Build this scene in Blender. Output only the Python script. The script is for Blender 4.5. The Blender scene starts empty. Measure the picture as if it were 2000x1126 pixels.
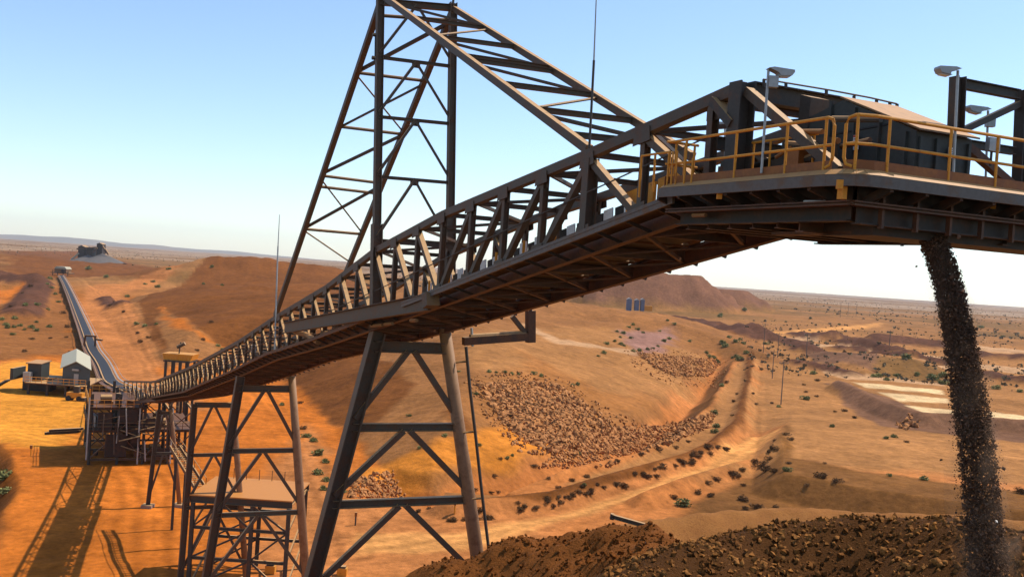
import bpy, math, random
import numpy as np
from mathutils import Vector as V, Matrix
R = math.radians
rng = random.Random(7)
sc = bpy.context.scene
col = sc.collection
CAMZ = 33.0
FPX = 1950.0
ROLL = math.atan(0.0675)
PITCH = math.atan(35.4 / FPX)
CR, SR = math.cos(ROLL), math.sin(ROLL)
CAM = V((0, 0, CAMZ))
FWD = V((0, math.cos(PITCH), -math.sin(PITCH)))
UPV = V((0, math.sin(PITCH), math.cos(PITCH)))
RGT = V((1, 0, 0))

# ------------------------------------------------------------------ survey helpers (photo sighting -> metres)
def sight(x, y):
    a, b = x - 1000.0, y - 563.0
    u = a * CR + b * SR
    v = -a * SR + b * CR
    return FWD + RGT * (u / FPX) - UPV * (v / FPX)

BN = V((.9065, .4222, 0))          # across the boom, towards its far side
BF = V((.4222, -.9065, 0))         # along the boom, towards the head
X0B = 14.9
def B(D, s=0.0, z=0.0):
    return V((X0B - .4656 * D + .9065 * s, D + .4222 * s, CAMZ + z))
def nearP(x, y, s=0.0):
    d = sight(x, y)
    return CAM + d * ((X0B * .9065 + s) / (d.x * .9065 + d.y * .4222))
def crossP(x, y, D0):
    d = sight(x, y); b = B(D0)
    return CAM + d * ((b.x * .4222 - b.y * .9065) / (d.x * .4222 - d.y * .9065))
def groundP(x, y, z=0.0):
    d = sight(x, y)
    return CAM + d * ((z - CAMZ) / min(d.z, -1e-4))
def atY(x, y, Y):
    d = sight(x, y)
    return CAM + d * (Y / d.y)
def nearD(x, y, s=0.0):
    p = nearP(x, y, s); return p.y - .4222 * s, p.z - CAMZ

# ------------------------------------------------------------------ mesh collector
class MB:
    def __init__(self): self.v = []; self.f = []
    def box8(self, c):
        n = len(self.v); self.v += [tuple(p) for p in c]
        self.f += [tuple(n + i for i in q) for q in ((0,3,2,1),(4,5,6,7),(0,1,5,4),(1,2,6,5),(2,3,7,6),(3,0,4,7))]
        return self
    def beam(self, p, q, w, h=None, ref=None, off=(0, 0)):
        h = w if h is None else h
        p, q = V(p), V(q); d = (q - p)
        if d.length < 1e-6: return self
        d.normalize()
        ref = V(ref) if ref is not None else V((0, 0, 1))
        if abs(d.dot(ref.normalized())) > .97: ref = BN
        s = d.cross(ref).normalized(); u = s.cross(d).normalized()
        o = s * off[0] + u * off[1]
        a, b = s * (w / 2), u * (h / 2)
        return self.box8([p+o-a-b, p+o+a-b, p+o+a+b, p+o-a+b, q+o-a-b, q+o+a-b, q+o+a+b, q+o-a+b])
    def hbeam(self, p, q, w, h, ref=None, t=None):
        t = t or max(.02, w * .09)
        self.beam(p, q, w, t, ref, (0, h/2 - t/2)); self.beam(p, q, w, t, ref, (0, -h/2 + t/2))
        self.beam(p, q, t, h - 2*t - .002, ref); return self
    def tube(self, pts, r, n=8, r2=None):
        pts = [V(p) for p in pts]; rings = []
        for i, p in enumerate(pts):
            d = (pts[min(i+1, len(pts)-1)] - pts[max(i-1, 0)]).normalized()
            ref = V((0, 0, 1)) if abs(d.z) < .9 else BN
            s = d.cross(ref).normalized(); u = s.cross(d)
            rr = r if r2 is None else r + (r2 - r) * i / max(1, len(pts)-1)
            n0 = len(self.v)
            for k in range(n):
                a = 2*math.pi*k/n
                self.v.append(tuple(p + s*(rr*math.cos(a)) + u*(rr*math.sin(a))))
            rings.append(n0)
        for a, b in zip(rings, rings[1:]):
            for k in range(n): self.f.append((a+k, a+(k+1) % n, b+(k+1) % n, b+k))
        self.f.append(tuple(rings[0]+k for k in range(n))[::-1]); self.f.append(tuple(rings[-1]+k for k in range(n)))
        return self
    def prism(self, poly, depth):           # poly: list of V, extruded by vector depth
        n = len(self.v); k = len(poly); depth = V(depth)
        self.v += [tuple(p) for p in poly] + [tuple(V(p) + depth) for p in poly]
        self.f.append(tuple(range(n, n+k))); self.f.append(tuple(range(n+2*k-1, n+k-1, -1)))
        for i in range(k): self.f.append((n+i, n+k+i, n+k+(i+1) % k, n+(i+1) % k))
        return self
    def build(self, name, mat, parent=None, smooth=False):
        me = bpy.data.meshes.new(name); me.from_pydata(self.v, [], self.f); me.validate()
        import bmesh
        if len(self.f) < 60000:
            b = bmesh.new(); b.from_mesh(me); bmesh.ops.recalc_face_normals(b, faces=b.faces); b.to_mesh(me); b.free()
        me.materials.append(mat)
        if smooth: me.polygons.foreach_set('use_smooth', [True]*len(me.polygons))
        o = bpy.data.objects.new(name, me); col.objects.link(o)
        if parent is not None:
            o.parent = parent; o.matrix_parent_inverse = parent_inv(parent)
        return o
def parent_inv(p):
    m = Matrix.Identity(4); chain = []
    while p is not None:
        chain.append(p); p = p.parent
    for q in reversed(chain): m = m @ q.matrix_parent_inverse @ Matrix.LocRotScale(q.location, q.rotation_euler, q.scale)
    return m.inverted()
def thing(name, label, cat, loc=(0, 0, 0), group=None):
    o = bpy.data.objects.new(name, None); o.empty_display_size = .5
    o.location = loc; col.objects.link(o); tag(o, label, cat, group); return o
def tag(o, label=None, cat=None, group=None, kind=None):
    if label: o['label'] = label
    if cat: o['category'] = cat
    if group: o['group'] = group
    if kind: o['kind'] = kind
    return o

# ------------------------------------------------------------------ materials
def newmat(name):
    m = bpy.data.materials.new(name); m.use_nodes = True
    nt = m.node_tree; b = nt.nodes['Principled BSDF']
    b.inputs['Specular IOR Level'].default_value = .25
    return m, nt, b
def mixn(nt, fac, a, b):
    n = nt.nodes.new('ShaderNodeMix'); n.data_type = 'RGBA'
    for sock, val in ((n.inputs[0], fac), (n.inputs[6], a), (n.inputs[7], b)):
        if hasattr(val, 'links'): nt.links.new(val, sock)
        else: sock.default_value = val if isinstance(val, (int, float)) else (*val, 1)
    return n.outputs[2]
def noise(nt, scale, detail=5, rough=.6, coord='Object'):
    tc = nt.nodes.new('ShaderNodeTexCoord') if coord != 'World' else None
    n = nt.nodes.new('ShaderNodeTexNoise'); n.inputs['Scale'].default_value = scale
    n.inputs['Detail'].default_value = detail; n.inputs['Roughness'].default_value = rough
    if tc: nt.links.new(tc.outputs[coord], n.inputs['Vector'])
    else:
        g = nt.nodes.new('ShaderNodeNewGeometry'); nt.links.new(g.outputs['Position'], n.inputs['Vector'])
    return n.outputs['Fac']
def ramp(nt, val, lo, hi, a=0, b=1):
    r = nt.nodes.new('ShaderNodeMapRange'); r.inputs[1].default_value = lo; r.inputs[2].default_value = hi
    r.inputs[3].default_value = a; r.inputs[4].default_value = b; r.interpolation_type = 'SMOOTHSTEP'
    nt.links.new(val, r.inputs[0]); return r.outputs[0]
def bump(nt, b, h, strength, dist):
    n = nt.nodes.new('ShaderNodeBump'); n.inputs['Strength'].default_value = strength; n.inputs['Distance'].default_value = dist
    nt.links.new(h, n.inputs['Height']); nt.links.new(n.outputs[0], b.inputs['Normal'])
def mul(nt, a, b):
    n = nt.nodes.new('ShaderNodeMath'); n.operation = 'MULTIPLY'
    for s, val in ((n.inputs[0], a), (n.inputs[1], b)):
        if hasattr(val, 'links'): nt.links.new(val, s)
        else: s.default_value = val
    return n.outputs[0]
def steel(name, base, rust, rust_amt=.45, dust=(.56, .31, .12), dust_amt=.95, rough=.6, metal=0.0, scale=1.6):
    """Painted or rusty steel with red dust settled on its upward faces."""
    m, nt, b = newmat(name)
    n1 = noise(nt, scale, 6, .7, 'World'); n2 = noise(nt, scale * 7, 4, .6, 'World')
    c = mixn(nt, ramp(nt, n1, .62 - rust_amt * .3, .78 - rust_amt * .3), base, rust)
    c = mixn(nt, ramp(nt, n2, .35, .75, 0, .5), c, tuple(x * .62 for x in base))
    g = nt.nodes.new('ShaderNodeNewGeometry'); sx = nt.nodes.new('ShaderNodeSeparateXYZ')
    nt.links.new(g.outputs['Normal'], sx.inputs[0])
    up = ramp(nt, sx.outputs[2], .08, .75)
    up = mul(nt, up, ramp(nt, noise(nt, scale * 3, 3, .6, 'World'), .2, .55, dust_amt * .55, dust_amt))
    c = mixn(nt, up, c, dust)
    nt.links.new(c, b.inputs['Base Color']); b.inputs['Roughness'].default_value = rough; b.inputs['Metallic'].default_value = metal
    bump(nt, b, n2, .25, .01)
    return m
M = {}
M['steel'] = steel('dusty_grey_steel', (.088, .062, .042), (.11, .052, .026), .55)
M['steel2'] = steel('dark_grey_steel', (.056, .045, .035), (.09, .045, .025), .4)
M['rust'] = steel('rusty_brown_steel', (.075, .038, .024), (.12, .047, .02), .8)
M['floor'] = steel('dirty_floor_plate', (.036, .024, .018), (.06, .028, .015), .6, dust=(.17, .072, .028))
M['edge'] = steel('grey_edge_channel', (.125, .102, .085), (.14, .075, .04), .45)
M['yellow'] = steel('yellow_safety_paint', (.66, .26, .025), (.36, .12, .02), .25, dust=(.60, .30, .08), dust_amt=.4, scale=4)
M['leg'] = steel('sunlit_leg_brown', (.25, .135, .07), (.17, .08, .04), .4, dust=(.42, .21, .08), dust_amt=.5)  # sunlight on the far legs put into a lighter brown
M['toe'] = steel('orange_toe_board_paint', (.30, .10, .02), (.22, .07, .02), .6, dust=(.5, .25, .08))
M['galv'] = steel('galvanised_steel', (.34, .33, .31), (.28, .20, .13), .2, dust_amt=.4, rough=.45, metal=.4)
M['roofdust'] = steel('dust_covered_sheet', (.20, .11, .05), (.25, .11, .04), .4, dust=(.50, .25, .085), dust_amt=1.0)
M['clad'] = steel('dark_green_grey_sheet', (.05, .052, .046), (.07, .045, .03), .3)
M['shed'] = steel('grey_green_cladding', (.085, .095, .09), (.11, .09, .07), .2)
M['cream'] = steel('cream_roof_sheet', (.42, .38, .26), (.36, .27, .16), .2, dust=(.50, .43, .28), dust_amt=.4)
M['white'] = steel('white_plate', (.72, .72, .70), (.5, .42, .33), .1, dust_amt=.25)
M['rubber'] = steel('black_belt_rubber', (.03, .027, .025), (.06, .035, .022), .3, dust=(.12, .05, .025), dust_amt=.7)
M['glass'] = steel('lamp_lens', (.42, .42, .40), (.30, .24, .18), .2, dust_amt=.1, rough=.2)
M['pole'] = steel('grey_timber_pole', (.17, .13, .10), (.14, .09, .06), .3)
M['conc'] = steel('stained_concrete', (.28, .20, .15), (.30, .16, .08), .4)
def soilmat(name, c1, c2, c3, s=.4, bs=.5, bd=.2):
    m, nt, b = newmat(name)
    n1 = noise(nt, s, 8, .65, 'World'); n2 = noise(nt, s * 9, 5, .7, 'World')
    c = mixn(nt, ramp(nt, n1, .35, .65), c1, c2); c = mixn(nt, ramp(nt, n2, .45, .75), c, c3)
    nt.links.new(c, b.inputs['Base Color']); b.inputs['Roughness'].default_value = .95
    b.inputs['Specular IOR Level'].default_value = .05
    bump(nt, b, n2, bs, bd); return m
M['scrub'] = None
def leafmat(name, c1, c2):
    m, nt, b = newmat(name)
    oi = nt.nodes.new('ShaderNodeObjectInfo')
    n1 = noise(nt, 2.2, 3, .6, 'World')
    c = mixn(nt, ramp(nt, n1, .35, .65), c1, c2)
    c2_ = mixn(nt, oi.outputs['Random'], c, tuple(x * .7 for x in c1))
    nt.links.new(c2_, b.inputs['Base Color']); b.inputs['Roughness'].default_value = .8
    b.inputs['Specular IOR Level'].default_value = .1
    return m
M['leaf'] = leafmat('grey_green_leaf', (.20, .20, .065), (.36, .33, .12))
M['dry'] = leafmat('dry_brown_twig', (.12, .062, .025), (.19, .10, .038))
M['scrub'] = leafmat('olive_scrub', (.20, .15, .08), (.26, .20, .10))
M['twig'] = leafmat('bush_stem', (.13, .08, .05), (.18, .11, .06))
# ------------------------------------------------------------------ terrain
def vnoise(x, y, seed=0):
    xi = np.floor(x).astype(np.int64); yi = np.floor(y).astype(np.int64)
    fx = x - xi; fy = y - yi; fx = fx*fx*(3-2*fx); fy = fy*fy*(3-2*fy)
    def h(a, b):
        n = (a * 374761393 + b * 668265263 + seed * 1442695041) & 0xffffffff
        n = ((n ^ (n >> 13)) * 1274126177) & 0xffffffff
        return ((n ^ (n >> 16)) & 0xffff) / 65535.0
    return (h(xi, yi)*(1-fx)+h(xi+1, yi)*fx)*(1-fy) + (h(xi, yi+1)*(1-fx)+h(xi+1, yi+1)*fx)*fy
def fbm(x, y, oct=4, seed=0, gain=.5):
    a, t, s = 1.0, 0.0, 0.0
    for i in range(oct):
        t = t + a * (vnoise(x * 2**i, y * 2**i, seed + i) - .5); s += a; a *= gain
    return t / s * 2
def gp(pts, z=0.0):
    return [(p.x, p.y) for p in (groundP(x, y, z) for x, y in pts)]
def segdist(X, Y, pts, closed=False):
    d = np.full(X.shape, 1e18); L = len(pts)
    for i in range(L if closed else L - 1):
        ax, ay = pts[i]; bx, by = pts[(i+1) % L]
        ex, ey = bx-ax, by-ay; l2 = ex*ex+ey*ey+1e-9
        t = np.clip(((X-ax)*ex+(Y-ay)*ey)/l2, 0, 1)
        d = np.minimum(d, (X-ax-t*ex)**2+(Y-ay-t*ey)**2)
    return np.sqrt(d)
def inside(X, Y, pts):
    r = np.zeros(X.shape, bool); L = len(pts)
    for i in range(L):
        ax, ay = pts[i]; bx, by = pts[(i+1) % L]
        if ay == by: continue
        c = ((ay > Y) != (by > Y)) & (X < (bx-ax)*(Y-ay)/(by-ay)+ax)
        r ^= c
    return r
def sdf(X, Y, pts):                     # positive inside
    d = segdist(X, Y, pts, True)
    return np.where(inside(X, Y, pts), d, -d)
def sstep(x, a, b):
    t = np.clip((x-a)/(b-a), 0, 1); return t*t*(3-2*t)
def rid(X, Y, pts, h, w, slope):        # a bund: flat top half width w, sides falling at slope
    return np.clip(h - np.maximum(segdist(X, Y, pts) - w, 0) * slope, 0, None)

HILLFOOT = gp([(285, 700), (330, 722), (470, 690), (600, 795), (680, 868), (760, 915), (850, 940), (960, 915), (1080, 885), (1190, 850), (1270, 815), (1350, 738), (1392, 690)])
HILL = HILLFOOT + [(120, 420), (150, 620), (30, 900), (-160, 900), (-240, 640), (-190, 460)]
BASIN = gp([(1437, 695), (1415, 755), (1338, 838), (1240, 893), (1110, 930), (985, 975), (840, 988), (720, 985), (690, 960), (760, 915), (850, 935), (960, 910), (1080, 880), (1180, 840), (1260, 805), (1340, 735), (1385, 690)], 0)
BENCH = gp([(1527, 838), (1531, 924), (1700, 954), (1900, 984), (2200, 1020), (2700, 1050)], 3.5) + [(420, 170), (420, 330), (150, 330)] + gp([(1560, 770)], 3.5)
MESA = [(30, 1100), (90, 1080), (160, 1090), (245, 1120), (282, 1180), (290, 1300), (200, 1420), (20, 1400)]
MESA2 = [(250, 1300), (345, 1330), (380, 1420), (350, 1520), (240, 1500)]
BUND1 = gp([(880, 1004), (960, 1000), (1080, 985), (1150, 962), (1260, 930), (1340, 905), (1400, 878), (1442, 838), (1466, 750), (1466, 705)])
BUND1B = gp([(1000, 950), (1140, 925), (1240, 900), (1320, 870), (1390, 800), (1432, 715)])
BUND2 = gp([(1250, 985), (1360, 945), (1450, 918), (1525, 905)])
BERM = gp([(1640, 745), (1700, 773), (1760, 801), (1805, 818), (1870, 818), (2000, 832), (2400, 884)], 3.2)
FARB = [(gp(a), h, w, s) for a, h, w, s in [
    ([(1456, 656), (1500, 666), (1560, 678), (1580, 690)], 5, 3, .6), ([(1556, 656), (1600, 666), (1618, 668)], 5, 3, .6),
    ([(1632, 668), (1690, 675)], 5, 3, .6), ([(1652, 676), (1750, 694)], 6, 3, .6), ([(1710, 671), (1830, 679)], 6, 3, .6),
    ([(1644, 685), (1680, 689)], 4, 2, .6), ([(1716, 698), (1776, 708)], 4, 2, .6), ([(1780, 706), (1850, 718)], 4, 2, .6),
    ([(1552, 716), (1600, 722), (1660, 736)], 3, 2, .6), ([(1920, 700), (2050, 712)], 5, 3, .6), ([(1930, 740), (2100, 762)], 4, 3, .6),
    ([(1370, 640), (1440, 655), (1480, 668)], 6, 4, .5), ([(1290, 622), (1400, 640)], 5, 4, .5),
    ([(0, 549), (40, 552), (58, 556)], 7, 5, .5), ([(40, 620), (70, 570), (80, 556)], 4, 3, .5),
    ([(205, 585), (225, 602), (240, 612)], 3, 2, .6)]]
MOUND = gp([(1575, 690), (1660, 706), (1720, 712), (1850, 722), (1850, 738), (1700, 738), (1600, 722)])
def height(X, Y):
    X = np.asarray(X, float); Y = np.asarray(Y, float)
    far = np.clip(np.hypot(X, Y) / 300, .15, 3)
    h = fbm(X/45, Y/45, 4, 3) * .35 * far + fbm(X/260, Y/260, 3, 9) * .9 * np.clip((np.hypot(X, Y)-150)/300, 0, 2)
    wx = fbm(X/18, Y/18, 3, 21) * 2.2; wy = fbm(X/18+50, Y/18, 3, 22) * 2.2
    Xw, Yw = X + wx, Y + wy
    s = sdf(Xw, Yw, HILL)
    h = h + np.where(s > 0, 17*(1-np.exp(-np.clip(s, 0, None)/48)), 0) * (1 + .12*fbm(X/60, Y/60, 3, 31))
    # gullies running down the hill
    h = h + sstep(s, 2, 30) * (1-sstep(s, 120, 260)) * fbm(X/14, Y/60, 3, 33) * .9
    s = sdf(Xw*.25+X*.75, Yw*.25+Y*.75, BASIN)
    h = h - np.clip(s * .72, 0, 8.0)
    s = sdf(Xw*.12+X*.88, Yw*.12+Y*.88, BENCH)
    h = h + np.clip((s + 5.0) * .7, 0, 3.5) * (1 - sstep(Y, 185, 290))
    h = np.maximum(h, h*0 + rid(X+wx*.25, Y+wy*.25, BUND1, 1.9, .5, .7) + h*(h < 3))
    h = h + rid(X+wx*.25, Y+wy*.25, BUND1B, 1.3, .3, .7) + rid(X+wx*.25, Y+wy*.25, BUND2, 1.7, .3, .7)
    h = h + rid(X+wx*.12, Y+wy*.12, BERM, 3.2, .9, .66)
    for p, hh, w, sl in FARB: h = h + rid(X+wx*.8, Y+wy*.8, p, hh, w, sl) * (.8 + .4*fbm(X/25, Y/25, 2, 5))
    h = h + np.clip(sdf(Xw, Yw, MOUND)*.35, 0, 5)
    gx = fbm(X/22, Y/22, 4, 40) * 16
    h = h + fbm(X/5.5, Y/5.5, 4, 46)*.28*np.clip(1.6 - np.hypot(X, Y)/400, 0, 1)*sstep(np.abs(fbm(X/40, Y/40, 2, 47)), .02, .3)
    h = h + (np.abs(fbm(X/11, Y/11, 4, 48)) - .22)*1.1*sstep(np.hypot(X, Y), 200, 500)
    h = h + fbm(X/16, Y/16, 4, 44)*1.5*sstep(np.hypot(X, Y), 260, 700)
    h = h + np.clip(sdf(X+gx, Y+gx*.7, MESA)*.72 + 2, 0, 41) * (1 + .05*fbm(X/50, Y/50, 3, 41))
    h = h + np.clip(sdf(X+gx, Y+gx*.7, MESA2)*.6 + 2, 0, 27)
    h = h + 27*np.exp(-((X+262)/75)**2 - ((Y-960)/130)**2) * (1+.25*fbm(X/40, Y/40, 4, 50)) + 17*np.exp(-((X+165)/70)**2-((Y-980)/110)**2)
    h = h + 10*np.exp(-((X+700)/190)**2 - ((Y-1250)/140)**2)
    # the left edge cut and the two pads on the west side
    s = sdf(Xw, Yw, LEFTPIT); h = h - np.clip(s*.75, 0, 5)
    return h
LEFTPIT = gp([(-300, 870), (0, 868), (34, 884), (36, 930), (22, 1000), (0, 1075), (-300, 1120)])
_h1 = lambda x, y: float(height(np.array([x]), np.array([y]))[0])
def terrP(x, y):
    d = sight(x, y); z = 0.0
    for _ in range(12):
        p = CAM + d * ((z - CAMZ) / min(d.z, -1e-4)); z2 = _h1(p.x, p.y)
        if abs(z2 - z) < .02: break
        z = z*.4 + z2*.6
    p.z = z2
    return p
def tp(pts): return [(p.x, p.y) for p in (terrP(x, y) for x, y in pts)]

# soils, and bank shade painted as soil: base colour, outline on the ground, edge softness (m)
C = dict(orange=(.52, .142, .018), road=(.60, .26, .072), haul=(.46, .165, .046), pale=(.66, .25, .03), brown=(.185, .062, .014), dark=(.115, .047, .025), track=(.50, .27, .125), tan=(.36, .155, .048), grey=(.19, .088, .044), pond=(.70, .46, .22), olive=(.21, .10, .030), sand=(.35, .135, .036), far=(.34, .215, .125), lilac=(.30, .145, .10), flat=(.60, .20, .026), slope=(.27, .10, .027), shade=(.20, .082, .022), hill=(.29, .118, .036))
SOILS = [
 ('tan', gp([(1460, 640), (2600, 720), (2600, 1060), (1500, 935), (1380, 960), (1440, 850), (1470, 720)]), 9),
 ('hill', HILL, 2.5),
 ('slope', gp([(-400, 600), (0, 590), (110, 560), (150, 620), (172, 700), (90, 700), (0, 708), (-400, 720)]), 8),
 ('olive', tp([(420, 505), (520, 512), (600, 545), (470, 545), (360, 530)]), 20),
 ('brown', tp([(262, 592), (330, 566), (520, 535), (700, 560), (760, 640), (700, 760), (600, 770), (470, 662), (390, 640), (320, 600), (305, 620), (330, 690), (300, 670)]), 1.5),
 ('orange', tp([(318, 596), (326, 616), (390, 648), (470, 664), (600, 770), (690, 856), (760, 905), (740, 915), (640, 850), (560, 790), (480, 676), (400, 660), (330, 632), (312, 600)]), 3),
 ('tan', tp([(930, 640), (1200, 640), (1400, 690), (1425, 700), (1330, 770), (1180, 780), (1040, 745), (900, 720)]), 8),
 ('sand', tp([(1030, 690), (1160, 760), (1300, 800), (1200, 850), (1030, 880), (920, 790)]), 8),
 ('lilac', tp([(1215, 645), (1320, 650), (1300, 690), (1230, 690)]), 6),
 ('brown', tp([(560, 690), (690, 672), (770, 712), (812, 750), (760, 800), (700, 850), (640, 820), (590, 770)]), 2), ('brown', tp([(860, 800), (905, 800), (925, 850), (890, 868)]), 3),
 ('flat', gp([(700, 985), (820, 985), (960, 960), (1100, 915), (1070, 895), (950, 912), (840, 950), (720, 960)], -4), 3),
 ('pale', gp([(0, 715), (90, 705), (150, 715), (175, 800), (160, 870), (60, 870), (0, 862), (-300, 880), (-300, 720)]), 6),
 ('haul', gp([(170, 560), (230, 565), (260, 620), (330, 740), (420, 800), (380, 800), (190, 780), (180, 690), (155, 600)]), 4),
 ('haul', gp([(320, 533), (360, 530), (365, 552), (300, 566), (220, 572), (180, 560), (250, 560), (300, 553)]), 6),
 ('orange', gp([(0, 568), (50, 555), (40, 570), (0, 592)]), 4),
 ('brown', gp([(0, 490), (150, 490), (330, 530), (300, 560), (170, 545), (0, 546)]), 25),
 ('haul', gp([(560, 880), (600, 830), (700, 985), (900, 1005), (1080, 990), (1330, 910), (1450, 850), (1500, 845), (1530, 850), (1440, 905), (1330, 950), (1200, 990), (900, 1130), (500, 1130), (480, 960)]), 4),
 ('road', gp([(700, 1040), (900, 1040), (1100, 1005), (1330, 930), (1460, 855), (1520, 858), (1440, 908), (1280, 965), (1130, 1010), (900, 1075), (700, 1080)]), 2),
 ('brown', gp([(880, 1005), (1080, 992), (1260, 938), (1400, 885), (1450, 838), (1474, 700), (1458, 700), (1432, 830), (1390, 868), (1260, 918), (1080, 975), (880, 998)]), .9),
 ('tan', gp([(1458, 700), (1437, 715), (1395, 800), (1320, 872), (1240, 902), (1100, 945), (1160, 950), (1300, 905), (1395, 860), (1432, 830), (1455, 750)]), 1),
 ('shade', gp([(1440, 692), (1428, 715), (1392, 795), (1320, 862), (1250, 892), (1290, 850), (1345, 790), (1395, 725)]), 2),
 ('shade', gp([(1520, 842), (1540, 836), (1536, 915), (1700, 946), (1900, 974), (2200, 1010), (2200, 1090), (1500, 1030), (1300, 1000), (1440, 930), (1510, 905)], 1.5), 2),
 ('grey', gp([(1610, 744), (1650, 748), (1860, 812), (2000, 826), (2300, 860), (2300, 900), (2000, 880), (1864, 862), (1716, 838), (1676, 808)], 1), 2),
 ('pond', gp([(1664, 748), (1840, 764), (1846, 773), (1694, 760)]), 1.2), ('pond', gp([(1714, 768), (1852, 780), (1854, 790), (1756, 786)]), 1.2),
 ('pond', gp([(1768, 794), (1860, 802), (1870, 820), (1812, 812)]), 1.2), ('pond', gp([(1925, 806), (1985, 813), (2030, 822), (2030, 836), (1925, 822)]), 1.2),
 ('olive', gp([(1690, 720), (1850, 728), (1860, 750), (1700, 742)]), 6),
 ('grey', gp([(1560, 680), (1720, 705), (1700, 735), (1600, 716)]), 3),
 ('road', gp([(1480, 652), (1620, 640), (1720, 630), (1720, 636), (1640, 648), (1500, 660)]), 8),
 ('brown', LEFTPIT, 2),
 ('track', gp([(1572, 672), (1700, 685), (1850, 699), (1850, 704), (1700, 691), (1572, 677)]), 2.5),
 ('track', gp([(1470, 655), (1560, 662), (1640, 664), (1640, 668), (1560, 668), (1470, 660)]), 2.5),
 ('track', gp([(1650, 700), (1760, 714), (1860, 722), (1860, 726), (1760, 719), (1650, 705)]), 2),
 ('track', gp([(1880, 676), (2100, 690), (2100, 700), (1880, 686)]), 3),
 ('track', gp([(1900, 712), (2100, 728), (2100, 742), (1900, 722)]), 3),
 ('track', gp([(1610, 726), (1660, 733), (1840, 750), (1840, 756), (1660, 742), (1610, 732)]), 2),
 ('grey', gp([(1880, 690), (2100, 705), (2100, 712), (1880, 698)]), 3),
 ('track', gp([(1020, 690), (1090, 720), (1240, 720), (1240, 726), (1080, 728), (1010, 696)]), 3),
 ('brown', gp([(1300, 622), (1420, 640), (1490, 668), (1440, 668), (1380, 650), (1290, 632)]), 4),
]
for p, hh, w, sl in FARB: pass
RUTS = [(gp([(640, 1075), (900, 1040), (1100, 1005), (1300, 945), (1420, 885), (1500, 848), (1640, 845)]), 9), (gp([(420, 850), (330, 745), (265, 640), (225, 590), (150, 545)]), 9),
        (gp([(300, 1126), (300, 950), (250, 880), (60, 840), (-100, 830)]), 8), (gp([(700, 1080), (640, 960), (590, 860), (500, 760)]), 7), (gp([(1465, 860), (1470, 780), (1480, 700), (1500, 660)]), 6), (gp([(1500, 860), (1700, 870), (2000, 930)]), 8)]
def soilcol(X, Y, Z):
    n = X.shape[0]
    r = np.hypot(X, Y)
    w = fbm(X/60, Y/60, 4, 60)[:, None]; w2 = fbm(X/9, Y/9, 4, 61)[:, None]
    A = lambda k: np.array(C[k])[None, :]
    t = sstep(w, -.1, .5)*.5
    t = np.clip(t + sstep(X, -38, 12)[:, None]*.85, 0, 1)
    out = A('orange')*(1-t) + A('haul')*t
    # scrub plain further out
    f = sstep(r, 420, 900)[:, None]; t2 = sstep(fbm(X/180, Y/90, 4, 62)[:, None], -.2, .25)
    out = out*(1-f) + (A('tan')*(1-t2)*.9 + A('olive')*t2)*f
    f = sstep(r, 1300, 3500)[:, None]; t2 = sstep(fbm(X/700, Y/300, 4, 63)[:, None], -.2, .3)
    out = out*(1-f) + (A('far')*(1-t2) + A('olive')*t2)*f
    wx = fbm(X/10, Y/10, 4, 64); wy = fbm(X/10+90, Y/10, 4, 65)
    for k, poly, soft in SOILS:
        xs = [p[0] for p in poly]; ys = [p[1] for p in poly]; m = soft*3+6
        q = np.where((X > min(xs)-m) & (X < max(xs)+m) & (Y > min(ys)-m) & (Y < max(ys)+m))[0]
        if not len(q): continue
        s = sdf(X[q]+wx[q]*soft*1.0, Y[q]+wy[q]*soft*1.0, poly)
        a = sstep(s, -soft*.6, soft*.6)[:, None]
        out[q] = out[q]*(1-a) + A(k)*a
    q = np.where((sdf(X, Y, MESA) > -80) | (sdf(X, Y, MESA2) > -60))[0]
    a = sstep(Z[q], 3, 9)[:, None]; out[q] = out[q]*(1-a) + np.array([[.19, .082, .042]])*a
    for p, hh, w_, sl in FARB:
        xs = [a_[0] for a_ in p]; ys = [a_[1] for a_ in p]
        q = np.where((X > min(xs)-20) & (X < max(xs)+20) & (Y > min(ys)-20) & (Y < max(ys)+20))[0]
        if len(q):
            a = sstep(rid(X[q]+wx[q]*2, Y[q]+wy[q]*2, p, hh, w_, sl), .3, 2)[:, None]; out[q] = out[q]*(1-a) + A('dark')*a
    for ln, half in RUTS:
        dd = segdist(X+wx*.5, Y+wy*.5, ln); k = np.where(dd < half)[0]
        if len(k):
            s_ = np.sin(dd[k]*2.6 + 1.5*fbm(X[k]/7, Y[k]/7, 2, 66)) * (1 - dd[k]/half) * (.4 + .6*vnoise(X[k]/25, Y[k]/25, 67))
            out[k] = out[k]*(1 + .24*s_)[:, None]
    return np.clip(out * (1 + .22*w2 + .15*w), .01, .9)

def grid_mesh(name, X, Y, Z, rows, cols, mat, colour=None):
    n = rows*cols
    me = bpy.data.meshes.new(name)
    i = np.arange(n).reshape(rows, cols)
    q = np.stack([i[:-1, :-1], i[:-1, 1:], i[1:, 1:], i[1:, :-1]], -1).reshape(-1, 4)
    me.vertices.add(n); me.vertices.foreach_set('co', np.stack([X, Y, Z], -1).astype(np.float32).ravel())
    me.loops.add(q.size); me.loops.foreach_set('vertex_index', q.astype(np.int32).ravel())
    me.polygons.add(len(q)); me.polygons.foreach_set('loop_start', (np.arange(len(q))*4).astype(np.int32))
    me.polygons.foreach_set('loop_total', np.full(len(q), 4, np.int32))
    me.update(calc_edges=True); me.validate()
    me.polygons.foreach_set('use_smooth', [True]*len(me.polygons))
    if colour is not None:
        at = me.color_attributes.new('soil', 'FLOAT_COLOR', 'POINT')
        at.data.foreach_set('color', np.concatenate([colour, np.ones((n, 1))], 1).astype(np.float32).ravel())
    me.materials.append(mat)
    o = bpy.data.objects.new(name, me); col.objects.link(o); return o
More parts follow.
